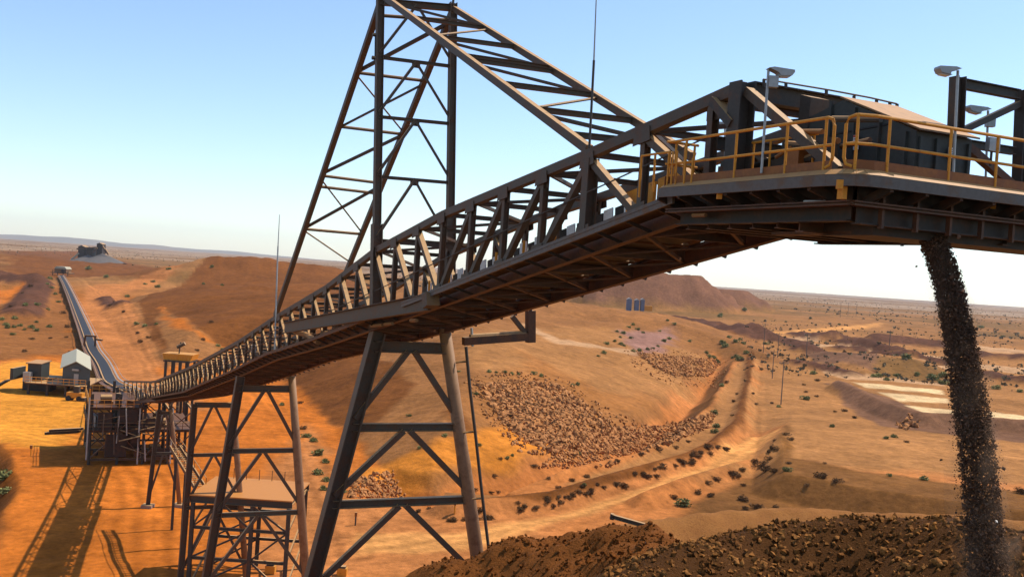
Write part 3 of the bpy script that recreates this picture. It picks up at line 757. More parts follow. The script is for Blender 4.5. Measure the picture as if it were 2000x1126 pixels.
for (x, y) in ((1405, 381), (1938, 400), (1640, 360)):
    q = nearP(x, y, -1.05) if x < 1650 else atY(x, y, 19.5); MB().box8([q+V((a*.05, b*.05, c*.08)) for c in (-1, 1) for a, b in ((-1,-1),(1,-1),(1,1),(-1,1))]).build('junction_box', M['yellow'], hp)
q = nearP(1592, 394, -.6)
MB().tube([q - BF*.28, q + BF*.28 - V((0, 0, .03))], .045, 8).build('tube_lamp', M['white'], hp)
q = nearP(1368, 420, -.6)
MB().tube([q - BF*.28, q + BF*.2], .045, 8).build('tube_lamp', M['roofdust'], hp)
# rails
HR = 1.06
def railpanel(name, pts, posts, loops=(False, False), rr=.028):
    r = hp
    lift = lambda p, h: B(p[0], p[1], zd+h)
    m = MB(); P0 = [lift(p, HR) for p in pts]; P1 = [lift(p, .56) for p in pts]
    def ends(P, i):
        return P[i]
    top = list(P0)
    if loops[1]:
        e = top[-1]; d = (top[-1]-top[-2]).normalized(); top = top[:-1] + [e - d*.16, e - d*.05 - V((0,0,.04)), e - V((0,0,.16)), e - V((0,0,HR-.32)), e - d*.05 - V((0,0,HR-.2)), e - d*.16 - V((0,0,HR-.16))]
    if loops[0]:
        e = top[0]; d = (top[1]-top[0]).normalized(); top = [e + d*.16 - V((0,0,HR-.16)), e + d*.05 - V((0,0,HR-.2)), e - V((0,0,HR-.32)), e - V((0,0,.16)), e + d*.05 - V((0,0,.04)), e + d*.16] + top[1:]
    m.tube(top, rr*1.1, 8); m.tube(P1, rr, 8)
    o = m.build('handrail', M['yellow'], hp)
    for p in posts:
        MB().tube([lift(p, 0), lift(p, HR)], rr, 8).build('rail_post', M['yellow'], o)
    m = MB()
    for a, b in zip(pts, pts[1:]): m.beam(lift(a, .16), lift(b, .16), .012, .24)
    m.build('toe_board', M['toe'], o)
railpanel('handrail', [(23.0, -.94), (18.26, -.94)], [(22.4, -.94), (20.8, -.94), (19.4, -.94), (18.45, -.94)], (False, True))
sof = lambda x, y: (crossP(x, y, 17.74) - B(17.74)).dot(BN)
railpanel('handrail', [(18.04, -.9), (17.86, -.8), (17.75, -.5), (17.74, .4), (17.74, 1.75), (17.74, SF)], [(17.87, -.81)] + [(17.74, sof(*q_)) for q_ in ( (1735, 290), (1855, 305), (1946, 320))] + [(17.74, 4.6), (17.74, 5.8)], (True, False))
railpanel('handrail', [(23.0, SF), (17.7, SF)], [(22.4, SF), (20.8, SF), (19.2, SF), (17.9, SF)])
railpanel('handrail', [(22.95, -1.05), (22.95, -.2)], [(22.95, -.8), (22.95, -.55), (22.95, -.3)])
for D in (22.9, 22.75, 22.6, 22.3, 22.05): MB().tube([B(D, -1.02, zd), B(D, -1.02, zd+.62+.2*(D > 22.5))], .02, 6).build('baluster', M['yellow'], hp)
m = MB()
for D in (24.4, 23.86, 23.3): m.tube([B(D, -.7, zl(D)+.75), B(D, -.7, zl(24.4)+1.75+(zl(23.3)-zl(24.4))*0)], .028, 6)
m.tube([B(24.4, -.7, zl(24.4)+1.75), B(23.3, -.7, zl(24.4)+1.75)], .028, 6).build('stair_rail', M['yellow'], hp)

# head chute housing
XW = 16.05; sH = (XW - X0B)/1.103
hs = thing('chute_housing', 'dark boxy chute housing with dusty orange sloping roof behind the yellow rails', 'machine housing', B(19.5, W/2, zd))
HP_ = lambda D, s, z: B(D, s, z)
s0, s1 = 1.04, 2.5
D_r, zr = nearD(1648, 195, s0); D_e, ze = nearD(1790, 255, s0)
wall = [HP_(21.7, s0, zd-.4), HP_(D_e, s0, zd-.4), HP_(D_e, s0, ze), HP_(D_r, s0, zr), HP_(D_r+.9, s0, zr-.25), HP_(21.7, s0, zr-.7)]
MB().prism(wall, BN*(s1-s0)).build('body', M['clad'], hs)
m = MB(); t_ = V((0, 0, .025))
a, b, c, d = HP_(D_r+.05, s0-.06, zr+.02), HP_(D_e-.12, s0-.06, ze-.03), HP_(D_e-.12, s1+.06, ze-.03), HP_(D_r+.05, s1+.06, zr+.02)
m.box8([a+t_, b+t_, c+t_, d+t_, a+t_*2.4, b+t_*2.4, c+t_*2.4, d+t_*2.4]); m.build('roof_sheet', M['roofdust'], hs)
m = MB()
for i in range(4):
    D = D_e + .2 + i*.62; MB().beam(B(D, s0-.03, zd), B(D, s0-.03, min(ze, 9) if D < 19 else ze + (D-D_e)/(D_r-D_e)*(zr-ze) - .05 if D < D_r else zr), .05, .07, BN).build('wall_rib', M['clad'], hs)
for s in np.linspace(s0+.1, s1-.1, 4): MB().beam(B(D_e-.03, s, zd), B(D_e-.03, s, ze-.1), .05, .07, BN).build('wall_rib', M['clad'], hs)
m = MB()
m.tube([B(21.5, s0+.1, 4.15), B(21.0, s1, 4.15)], .02, 5); tops = [(21.6, .3), (21.2, 1.0), (20.8, 1.9), (20.4, 2.6)]
pr = [B(21.65, .15, 4.62), B(21.3, .9, 4.55), B(20.9, 1.8, 4.42), B(20.5, 2.6, 4.32)]
pr = [atY(1490, 155, 22), atY(1500, 156, 22), atY(1620, 176, 21.8), atY(1700, 191, 21.6), atY(1752, 203, 21.5)]
m = MB().tube(pr, .02, 6)
for x, y, y1 in ((1492, 155, 168), (1535, 162, 170), (1614, 176, 184), (1668, 187, 194), (1712, 195, 203), (1738, 200, 208), (1752, 203, 211)): m.beam(atY(x, y, 21.7), atY(x, y1+3, 21.7), .05, .05)
m.build('roof_rail', S2, hs)
def plate(name, c, n, w, h, mat, parent, th=.012, up=V((0, 0, 1))):
    n = n.normalized(); s = n.cross(up).normalized()
    p = [c + s*(a*w/2) + up*(b*h/2) for a, b in ((-1,-1),(1,-1),(1,1),(-1,1))]
    return MB().box8([q for q in p] + [q + n*th for q in p]).build(name, mat, parent)
for x, y, h in ((1672, 272, .17), (1672, 287, .11)):
    c = nearP(x, y, s0-.045); sg = plate('warning_sign', c, -BN, .14, h, M['white'], hs)
    m = MB()
    for k in range(3):
        q = c - BN*.016 + V((0, 0, h*.28 - k*h*.26)); m.beam(q - BF*.05, q + BF*.05, .006, h*.09)
    m.build('lettering', S2, sg)
    if h > .12:
        m = MB(); q = c - BN*.018 + V((0, 0, h*.36)); m.beam(q - BF*.06, q + BF*.06, .006, h*.2); m.build('red_band', steel('sign_red', (.45, .05, .03), (.3, .05, .03), .1, dust_amt=.1), sg)
# sheave wheels, motor and gearbox between the trusses
MB().tube([B(20.9, .45, zd+.35), B(20.9, .72, zd+.35)], .42, 18).build('drive_pulley', S2, hs)
m = MB().tube([B(21.5, .5, zd+.3), B(21.0, .5, zd+.3)], .25, 12); m.beam(B(21.9, .5, zd+.1), B(21.3, .5, zd+.1), .5, .5); m.build('drive_motor', S2, hs)
m = MB().prism([B(21.2, 1.0, 4.2), B(20.9, 1.0, 4.1), B(20.95, 1.0, 3.3), B(21.25, 1.0, 3.1)], BN*.5); m.build('side_plate', S2, hs)
r9 = random.Random(12)
for k in range(9):
    D, s, h = r9.uniform(19.4, 22.6), r9.uniform(.05, .7), r9.uniform(.35, 1.0); w_ = r9.uniform(.15, .4)
    MB().box8([B(D + u_, s + v_, zd + z) for z in (0, h) for u_, v_ in ((0, 0), (w_, 0), (w_, .3), (0, .3))]).build('junction_box', M[r9.choice(('steel2', 'rust', 'toe', 'galv', 'clad'))], hs)
for k in range(8):
    D, s, z = r9.uniform(19.4, 22.4), r9.uniform(0, .6), zd + r9.uniform(.2, 1.6); MB().tube([B(D, s, z), B(D - r9.uniform(.3, 1.2), s + r9.uniform(-.2, .3), z + r9.uniform(-.3, .5))], r9.uniform(.03, .09), 8).build('pipe', M[r9.choice(('rust', 'toe', 'steel2', 'steel2'))], hs)
for D in (21.6, 21.1, 20.2, 19.9): MB().tube([B(D, .2, zd), B(D, .2, zd+1.05)], .024, 6).build('guard_post', M['yellow'], hs)
MB().tube([B(21.7, .2, zd+1.05), B(19.8, .2, zd+1.05)], .026, 6).build('guard_rail', M['yellow'], hs)
# front frame over the platform
ff_ = thing('end_frame', 'dark steel frame of two columns, beam and knee brace at the right edge', 'steel frame', atY(1870, 350, 19.9))
YF = 19.9
c_top, c_bot = atY(1871, 150, YF), atY(1862, 372, YF)
r_top, r_bot = c_top + BN*1.9, c_bot + BN*1.9
MB().hbeam(c_top, c_bot, .24, .22, BN).build('column', S2, ff_)
MB().hbeam(r_top - V((0, 0, .02)), r_bot, .24, .22, BN).build('column', S2, ff_)
MB().hbeam(c_top + V((0, 0, -.12)) + BN*.17, r_top + V((0, 0, -.12)) - BN*.17, .16, .2).build('beam', S2, ff_)
MB().hbeam(c_top + V((0, 0, -1.28)) + BN*.17, r_top + V((0, 0, -1.28)) - BN*.17, .14, .16).build('beam', S2, ff_)
MB().beam(c_top + V((0, 0, -1.1)) + BN*.1, r_top + V((0, 0, -.3)) - BN*.1, .12, .12).build('brace', S2, ff_)
MB().beam(c_top + V((0, 0, -1.25)) + BN*.2, r_bot + V((0, 0, .1)) + BN*.1, .16, .16).build('brace', M['rust'], ff_)

# floodlights on poles
def floodlight(label, base, top, arm, w=.5, box=None):
    t = thing('floodlight', label, 'floodlight', base, 'floodlights around the head platform')
    MB().tube([base, top], .026, 8).build('pole', M['galv'], t)
    d = V(arm).normalized(); s = d.cross(V((0, 0, 1))).normalized(); u = s.cross(d)
    h = top + d*.02
    hd = MB()
    prof = [(-.04, .02), (.06, .05), (w*1.0, .045), (w*1.02, .0), (w*.92, -.07), (w*.45, -.1), (.16, -.045)]
    hd.prism([h + d*a + u*b - s*.11 for a, b in prof], s*.22).build('lamp_head', M['galv'], t)
    MB().prism([h + d*a + u*b - s*.08 for a, b in ((w*.3, -.09), (w*.9, -.075), (w*.85, -.1), (w*.45, -.12))], s*.16).build('lens', M['glass'], t)
    if box: MB().box8([V(box)+V((a*.09, b*.07, c*.11)) for c in (-1, 1) for a, b in ((-1,-1),(1,-1),(1,1),(-1,1))]).build('ballast_box', M['galv'], t)
    return t
pb, ptp = nearP(1487, 338, -.98), nearP(1501, 136, -.98)
floodlight('floodlight leaning out on a tall pole left of the housing, above the yellow rails', pb, ptp, (.96, .1, -.05), .47, nearP(1510, 160, -.9))
q = 18.4; pb, ptp = atY(1861, 352, q), atY(1871, 138, q)
floodlight('floodlight pointing left from the pole in front of the dark end column', pb, ptp, (-.96, -.1, -.02), .38, None)
pb, ptp = atY(1925, 352, 22), atY(1930, 216, 22)
floodlight('small floodlight behind the end frame with a ballast box below its brace', pb, ptp, (-.96, -.1, .05), .46, atY(1934, 238, 21.9))
pb, ptp = atY(1416, 330, 26.5), atY(1416, 243, 26.5)
floodlight('smallest floodlight seen between the columns at the boom tip', pb, ptp, (-.96, .1, 0), .3, None)
sgn = thing('control_panel', 'grey control panel box on the rail beside the end frame', 'panel', atY(1935, 283, 19.6))
plate('panel_box', atY(1935, 283, 19.6), -BF*-1, .3, .26, M['galv'], sgn, .1); plate('bracket', atY(1935, 300, 19.7), BF, .04, .5, S2, sgn, .03)
sgn = thing('notice_sign', 'small pale notice on the right end of the dark housing', 'sign', B(D_e-.1, s1-.35, zd+.55))
plate('sign_plate', B(D_e-.06, s1-.62, zd+.72), BF, .13, .2, M['white'], sgn)
m = MB()
for k in range(4):
    c = B(D_e-.06, s1-.62, zd+.78-k*.04) + BF*.014; m.beam(c - BN*.045, c + BN*.045, .005, .012)
m.build('lettering', S2, sgn)
# whip aerials
for lab, pts, r in (('tall thin whip aerial rising from the boom top beside the forestay foot', [nearP(1151, 290, -.25), nearP(1160, 118, -.25), nearP(1166, -40, -.25)], .035),
                    ('slim pale rod aerial standing at the lower end of the left backstay', [nearP(536, 690, -.4), nearP(539, 600, -.4), nearP(543, 480, -.4), nearP(546, 419, -.4)], .05)):
    t = thing('whip_aerial', lab, 'aerial', pts[0])
    MB().tube(pts[:-1], r, 6).build('mast', M['galv'] if r > .04 else S2, t); MB().tube(pts[-2:], r*.7, 6, r*.4).build('whip', M['galv'], t)
# ------------------------------------------------------------------ staging tower below the boom
def gz(p): return _h1(p.x, p.y)
def down(p): return V((p.x, p.y, gz(p) - .2))
EX, EY = V((1, 0, 0)), V((0, 1, 0))
st = thing('staging_tower', 'grey braced steel tower with a sand covered deck under the boom', 'tower', groundP(470, 1100))
Yf, Yb = 97.0, 105.0
tl, tr = atY(378, 968, Yf), atY(566, 968, Yf)
ztop = tl.z
def colP(x, Y, z): return V((x, Y, z))
xl, xm, xr = tl.x, tl.x + (tr.x - tl.x)*.62, tr.x
m = MB().box8([V((x, y, ztop + z)) for z in (.1, .22) for x, y in ((xl-.3, Yf-.3), (xr+.3, Yf-.3), (xr+.3, Yb+.3), (xl-.3, Yb+.3))]); m.build('deck', steel('sand_covered_deck', (.46, .17, .035), (.5, .2, .05), .5, dust=(.56, .22, .045), dust_amt=.8), st)
for k in range(7):
    p_ = V((xl + (xr-xl)*(k+.3)/7, Yb-.2, ztop+.22)); MB().tube([p_, p_+V((0, 0, 1.1))], .04, 5).build('rail_post', M['rust'], st)
MB().hbeam(V((xl-.3, Yf, ztop-.25)), V((xr+.3, Yf, ztop-.25)), .35, .68).build('deck_beam', S2, st)
MB().hbeam(V((xl-.3, Yb, ztop-.25)), V((xr+.3, Yb, ztop-.25)), .35, .68).build('deck_beam', S2, st)
for x in (xl, xr): MB().hbeam(V((x, Yf, ztop-.2)), V((x, Yb, ztop-.2)), .3, .5).build('deck_beam', S2, st)
for x, Y in ((xl, Yf), (xm, Yf), (xr, Yf), (xl, Yb), (xm-1.2, Yb), (xr, Yb)):
    p = V((x, Y, ztop-.58)); MB().hbeam(p, down(p), .36, .36, EY).build('column', S2, st)
for zz in (-3.0, -6.0):
    MB().hbeam(V((xl, Yf, ztop+zz)), V((xr, Yf, ztop+zz)), .24, .3).build('cross_beam', S2, st)
    MB().hbeam(V((xl, Yb, ztop+zz)), V((xr, Yb, ztop+zz)), .24, .3).build('cross_beam', S2, st)
for x0, z0, x1, z1, Y in ((xl, -3.0, xm*.5+xl*.5, -.6, Yf), (xm, -3, xl*.5+xm*.5, -.6, Yf), (xl, -6, xm, -3, Yf), (xm, -6, xr, -3, Yf), (xm, -6, xl, -9.0, Yf), (xm, -6, xr, -9.0, Yf), (xl, -6, xm, -3, Yb), (xl, -9, xm-1.2, -6, Yb), (xr, -3, xm, -.6, Yf)):
    MB().beam(V((x0, Y, ztop+z0)), V((x1, Y, ztop+z1)), .18, .18).build('brace', S2, st)
for x in (xl, xr):
    for z0, z1 in ((-.6, -3), (-3, -6), (-6, -9)): MB().beam(V((x, Yf, ztop+z1)), V((x, Yb, ztop+z0)), .16, .16).build('brace', S2, st)
# stair from the transfer tower down to the staging deck
sa = thing('staircase', 'dark steep steel staircase leading down to the staging tower deck', 'staircase', atY(376, 950, 100))
a, b = atY(332, 872, 118), atY(380, 952, 101)
for o_ in (0, 1.1): MB().beam(a + BN*o_, b + BN*o_, .12, .42).build('stringer', M['rust'], sa)
m = MB()
for k in range(1, 22): c = a.lerp(b, k/22); m.beam(c + BN*.08, c + BN*1.02, .28, .04)
m.build('treads', S2, sa)
for o_ in (0, 1.1):
    m = MB().tube([a + BN*o_ + V((0, 0, 1)), b + BN*o_ + V((0, 0, 1))], .04, 6)
    for k in range(6): c = a.lerp(b, k/5) + BN*o_; m.tube([c, c+V((0, 0, 1))], .035, 5)
    m.build('handrail', M['rust'], sa)
for t_ in (.1, .5):
    c = a.lerp(b, t_) + BN*.5; MB().hbeam(c - V((0, 0, .3)), down(c), .25, .25, EY).build('support_leg', S2, sa)

# ------------------------------------------------------------------ transfer tower
tt = thing('transfer_tower', 'cluttered rusty transfer tower of platforms, legs and rails where the boom starts', 'tower', groundP(235, 870))
r5 = random.Random(5)
TDs, TSs = (150, 157, 164), (-6.5, -2.6, 1.0, 4.6, 8.0)
def TP(D, s, z): p = B(D, s, 0); return V((p.x, p.y, z))
lev = (1.0, 5.2, 8.6)
for D in TDs:
    for s in TSs:
        p = TP(D, s, 10.6 if s < 0 else 9.0); MB().hbeam(p, down(p), .34, .34, EY).build('column', S2, tt)
for z in lev:
    sA, sB = (-6.5, 8.0) if z != 8.6 else (-6.5, 1.0)
    if z > 1.5: MB().box8([TP(D, s, z+dz) for dz in (0, .1) for D, s in ((149.6, sA-.4), (149.6, sB+.4), (164.4, sB+.4), (164.4, sA-.4))]).build('floor', M['floor'], tt)
    for D in TDs: MB().hbeam(TP(D, sA, z-.17), TP(D, sB, z-.17), .25, .32).build('floor_beam', M['rust'], tt)
    for s in TSs: MB().hbeam(TP(150, s, z-.5), TP(164, s, z-.5), .2, .3).build('floor_beam', M['rust'], tt)
    if z > 1.5:
        m = MB(); pl = [(149.6, sB+.4), (149.6, sA-.4), (164.4, sA-.4), (164.4, sB+.4)]
        for (D0, a0), (D1, a1) in zip(pl, pl[1:]):
            for h in (.6, 1.15): m.tube([TP(D0, a0, z+h), TP(D1, a1, z+h)], .045, 5)
            for k in range(8):
                f = k/8; m.tube([TP(D0+(D1-D0)*f, a0+(a1-a0)*f, z), TP(D0+(D1-D0)*f, a0+(a1-a0)*f, z+1.15)], .045, 5)
        m.build('handrail', M['yellow'] if z > 6 else M['rust'], tt)
for D in TDs:
    for a, b in zip(TSs, TSs[1:]):
        for z0, z1 in zip(lev, lev[1:]):
            for f in (0, 1):
                if r5.random() < .8: MB().beam(TP(D-.1*f, a if f else b, z0), TP(D-.1*f, b if f else a, z1-.4), .16, .16).build('brace', M['rust'], tt)
# chute, dark sheets added as painted shade of the tower, and machinery inside
MB().prism([TP(151, -2.4, 8.4), TP(151, .8, 8.4), TP(151, .3, 2.2), TP(151, -1.6, 2.2)], TP(161, 0, 0)-TP(151, 0, 0)).build('chute', M['floor'], tt)
for D, s, z, w, h in ((149.7, -5.6, 5.3, 2.0, 2.6), (149.7, -2.6, 6.2, 2.6, 2.2), (149.7, 1.2, 5.4, 2.2, 1.6), (149.8, -4.4, 1.2, 3.0, 3.4), (149.7, -.8, 3.2, 1.2, 1.8), (149.8, 2.8, 1.1, 2.2, 1.3)):
    MB().box8([TP(D, s, z), TP(D, s+w, z), TP(D+.1, s+w, z), TP(D+.1, s, z), TP(D, s, z+h), TP(D, s+w, z+h), TP(D+.1, s+w, z+h), TP(D+.1, s, z+h)]).build('shade_sheet', M['floor'], tt)
for D, s, z in ((152, 2.6, 5.3), (158, 3.0, 5.3), (153, 2.2, 1.1), (153, -5.2, 8.7)):
    m = MB().tube([TP(D, s, z+.8), TP(D, s+1.6, z+.8)], .6, 12); m.beam(TP(D, s-.2, z+.2), TP(D, s+1.8, z+.2), 1.1, .4); m.build('motor', M['rust'], tt)
for D, s, z0, z1 in ((149.2, -6.9, 1, 10.2), (149.2, 4.9, .2, 8.6), (149.3, .2, .2, 8.6)):
    MB().tube([TP(D, s, z0), TP(D, s, z1)], .12, 6).build('pipe', M['galv'], tt)
for k in range(14):
    D, s, z = r5.uniform(149.4, 152), r5.uniform(-6.3, 4.2), r5.choice((1.1, 5.3, 5.3, 8.7)); h, w_ = r5.uniform(.5, 1.9), r5.uniform(.3, .9)
    MB().box8([TP(D, s, z) + V((x, y, dz)) for dz in (0, h) for x, y in ((0, 0), (w_, 0), (w_, .5), (0, .5))]).build('cabinet', M[r5.choice(('rust', 'steel2', 'floor', 'galv', 'rust'))], tt)
for k in range(12):
    D, s, z = 149.2, r5.uniform(-6.8, 4.5), r5.uniform(.5, 5); MB().tube([TP(D, s, z), TP(D, s + r5.uniform(-.4, .4), z + r5.uniform(2, 4.5))], r5.uniform(.05, .14), 6).build('pipe', M[r5.choice(('rust', 'galv', 'steel', 'rust'))], tt)
for k in range(8):
    D, s = r5.uniform(149, 150), r5.uniform(-6.8, 1); z = r5.uniform(1, 9); MB().tube([TP(D, s, z), TP(D, s + r5.uniform(1.5, 4), z + r5.uniform(-1.4, .8))], r5.uniform(.06, .16), 6).build('pipe', M[r5.choice(('rust', 'steel2', 'rust'))], tt)
for s in (-6.9,): MB().hbeam(TP(149.3, s, 11.5), TP(149.3, s, 6.2), .2, .2, EY).build('sunlit_post', M['yellow'], tt)  # sunlight on this post given as yellow colour
# ramp wing on the ground side
m = MB().beam(atY(120, 843, 172), atY(152, 842, 170), 1.2, .7)
# ------------------------------------------------------------------ ground conveyor running away to the hills
gc = thing('ground_conveyor', 'long dark ground conveyor curving away over the mine floor to the left skyline', 'conveyor', B(240, 1.7, -33))
line = [(215, 748), (206, 722), (196, 706), (183, 690), (175, 668), (167, 646), (157, 622), (147, 596), (138, 576), (128, 556), (119, 541)]
cl = []
for x, y in line:
    p = groundP(x, y, 1.6); g = gz(p); cl.append(V((p.x, p.y, max(g, 0) + 1.9)))
start = B(178, 1.2, zl(178)+.9); cl = [start] + [c for c in cl if c.y > start.y + 12]
def rail_off(pts, off, dz):
    o = []
    for i, p in enumerate(pts):
        d = (pts[min(i+1, len(pts)-1)] - pts[max(i-1, 0)]); d.z = 0; d.normalize()
        o.append(p + V((d.y, -d.x, 0))*off + V((0, 0, dz)))
    return o
def dense(pts, step):
    o = []
    for a, b in zip(pts, pts[1:]):
        n = max(1, int((b-a).length/step)); o += [a.lerp(b, k/n) for k in range(n)]
    return o + [pts[-1]]
dl = dense(cl, 9)
sm = [dl[0]] + [(dl[i-1]+dl[i]*2+dl[i+1])/4 for i in range(1, len(dl)-1)] + [dl[-1]]
def strip(name, off, dz, w, h, mat):
    pts = rail_off(sm, off, dz); m = MB()
    for a, b in zip(pts, pts[1:]): m.beam(a, b + (b-a)*.002, w, h)
    return m.build(name, mat, gc)
M['wetbelt'] = steel('black_belt_cover', (.022, .020, .019), (.03, .022, .018), .2, dust=(.05, .03, .02), dust_amt=.3)
strip('belt', 0, .15, 2.2, .12, M['wetbelt'])
strip('frame', -1.35, -.15, .3, .7, S2); strip('frame', 1.25, -.15, .3, .7, S2)
strip('cover_sheet', 1.7, .42, .42, .1, M['galv']); strip('walkway', -2.1, -.25, 1.1, .12, M['floor'])
strip('handrail', -2.65, .8, .09, .09, M['rust']); strip('handrail', 2.5, .75, .09, .09, M['galv'])
for p in dense(cl, 14)[:70]:
    m = MB()
    for o_ in (-1.35, 1.25): m.beam(p + V((o_, 0, -.3)), V((p.x+o_, p.y, gz(p)-.3)), .3, .3, EY)
    m.build('support', S2, gc)
th_ = thing('tail_station', 'small dusty conveyor tail station at the far end of the ground conveyor', 'conveyor station', cl[-1] - V((0, 0, 2)))
c = groundP(122, 541, 0); c.z = gz(c); sW = 15.5*c.y/FPX
MB().box8([c+V((x*sW, y*5, z)) for z in (3.0, 6.2) for x, y in ((-.75,-1),(.75,-1),(.75,1),(-.75,1))]).build('hood', M['roofdust'], th_)
MB().prism([c+V((-.8*sW, -5.4, 6.25)), c+V((.8*sW, -5.4, 6.25)), c+V((.55*sW, -5.4, 8.2)), c+V((-.5*sW, -5.4, 8.2))], V((0, 10.8, 0))).build('roof', M['cream'], th_)
for x in (-.95, -.35, .35, .95): MB().beam(c+V((x*sW, -4.6, -.5)), c+V((x*sW, -4.6, 5)), .5, .5, EY).build('leg', S2, th_)
MB().box8([c+V((x*sW, y*5, z)) for z in (2.2, 2.9) for x, y in ((-1.2,-1),(1.2,-1),(1.2,1),(-1.2,1))]).build('platform', S2, th_)
MB().tube([c+V((.35*sW, -5.6, 4.6)), c+V((.35*sW, 5.4, 4.6))], 1.5, 12).build('pulley', S2, th_)
# tower-like hoop frame where the conveyor crests
hf = thing('hoop_frame', 'rusty frame with a side shelf spanning the ground conveyor', 'steel frame', groundP(180, 690))
p = groundP(176, 690); k = p.y/FPX
for a in (-14, 10): MB().beam(p+V((a*k, 0, -.4)), p+V((a*.8*k, 0, 5.2)), .45, .45, EY).build('leg', M['rust'], hf)
MB().beam(p+V((-12*k, 0, 5.2)), p+V((10*k, 0, 5.2)), .5, .5).build('beam', M['rust'], hf)
MB().beam(p+V((10*k, 0, 4.4)), p+V((22*k, 0, 4.2)), 1.0, .5).build('shelf', M['rust'], hf)

# ------------------------------------------------------------------ shed on stilts
sh = thing('stilt_shed', 'grey gabled shed with a cream roof raised on a stilt platform', 'shed', groundP(150, 776))
def SP(x, y, dY=0.0): return atY(x, y, 212 + dY)
b0, b1 = SP(121, 748), SP(175, 748); zb = b0.z; ze_ = SP(121, 717).z; zp = SP(148, 707).z
dx = b1.x - b0.x
MB().prism([V((b0.x, 212, zb)), V((b1.x, 212, zb)), V((b1.x, 212, ze_)), V((b0.x+dx*.5, 212, zp)), V((b0.x, 212, ze_))], V((-10.6, 24, 0))).build('wall', M['shed'], sh)
off = V((-10.9, 24.7, 0)); f0 = V((0, -.4, 0))
for a, b in ((V((b0.x-.4, 212, ze_-.25)), V((b0.x+dx*.5, 212, zp+.12))), (V((b0.x+dx*.5, 212, zp+.12)), V((b1.x+.4, 212, ze_-.25)))):
    MB().box8([a+f0, b+f0, b+off, a+off, a+f0+V((0,0,.14)), b+f0+V((0,0,.14)), b+off+V((0,0,.14)), a+off+V((0,0,.14))]).build('roof', M['cream'], sh)
MB().box8([V((b0.x+dx*.42, 211.9, zb)) + V((x, y, z)) for z in (0, 2.2) for x, y in ((0, 0), (1.0, 0), (1.0, .08), (0, .08))]).build('door', M['galv'], sh)
MB().box8([V((b0.x+dx*.38, 211.4, zb+2.9)) + V((x, y, z)) for z in (0, .4) for x, y in ((0, 0), (1.4, 0), (1.4, .3), (0, .3))]).build('lamp', M['galv'], sh)
p0 = SP(57, 747)
MB().box8([V((x, y, zb-.28+z)) for z in (0, .25) for x, y in ((p0.x, 210), (b1.x+.4, 210), (b1.x-2, 224), (p0.x-2, 224))]).build('platform', M['rust'], sh)
MB().box8([V((x, y, zb+z)) for z in (0, 3.6) for x, y in ((SP(92, 0).x, 213), (SP(119, 0).x, 213), (SP(119, 0).x-1, 219), (SP(92, 0).x-1, 219))]).build('annex', M['clad'], sh)
MB().box8([V((x, y, zb+z)) for z in (3.62, 3.8) for x, y in ((SP(90, 0).x, 212.4), (SP(121, 0).x, 212.4), (SP(121, 0).x-1, 219.4), (SP(90, 0).x-1, 219.4))]).build('annex_roof', M['roofdust'], sh)
MB().box8([V((x, y, zb+z)) for z in (0, 2.4) for x, y in ((SP(60, 0).x, 212.5), (SP(66, 0).x, 212.5), (SP(66, 0).x, 218), (SP(60, 0).x, 218))]).build('screen', M['clad'], sh)
MB().box8([V((x, y, zb+z)) for z in (0, 2.0) for x, y in ((SP(92, 0).x, 211), (SP(105, 0).x, 211), (SP(105, 0).x, 212.4), (SP(92, 0).x, 212.4))]).build('cabinet', M['galv'], sh)
m = MB()
for h in (.6, 1.2): m.tube([V((p0.x, 210, zb+h)), V((b1.x, 210, zb+h))], .06, 5)
for k in range(12): x = p0.x + (b1.x-p0.x)*k/11; m.tube([V((x, 210, zb)), V((x, 210, zb+1.2))], .05, 5)
m.build('handrail', M['yellow'], sh)
for k in range(4):
    for Y in (210.6, 221):
        x = p0.x + .6 + (b1.x-p0.x-1)*k/3; q = V((x, Y, zb-.28)); MB().beam(q, down(q), .45, .45, EY).build('stilt', S2, sh)
m = MB()
for k in range(9): z_ = zb - .3 - k*(zb-.4)/9; x = SP(60, 0).x - 1.0 - k*.36; m.box8([V((x+dx_, y, z_+dz)) for dz in (0, .12) for dx_, y in ((0, 212), (.7, 212), (.7, 214), (0, 214))])
m.build('stair', S2, sh)
MB().box8([V((SP(70, 0).x, 216, .2)) + V((x, y, z)) for z in (-.3, 2.6) for x, y in ((0, 0), (6, 0), (6, 3), (0, 3))]).build('base_tank', S2, sh)
lb = thing('loader', 'yellow and dark little machine parked at the foot of the stilt shed', 'machine', groundP(147, 782))
p = groundP(147, 783); p.z = gz(p)
MB().box8([p+V((x, y, z)) for z in (.6, 1.7) for x, y in ((-1.6,-.8),(1.6,-.8),(1.6,.8),(-1.6,.8))]).build('body', M['yellow'], lb)
MB().box8([p+V((x, y, z)) for z in (1.7, 3.0) for x, y in ((-.2,-.7),(.9,-.7),(.7,.7),(-.1,.7))]).build('cab', S2, lb)
for x in (-1.1, 1.1):
    for y in (-.9, .9): MB().tube([p+V((x, y-.15, .5)), p+V((x, y+.15, .5))], .55, 12).build('wheel', M['rubber'], lb)
MB().box8([p+V((x, y, z)) for z in (.1, .8) for x, y in ((1.6,-1),(2.3,-1),(2.3,1),(1.6,1))]).build('bucket', S2, lb)
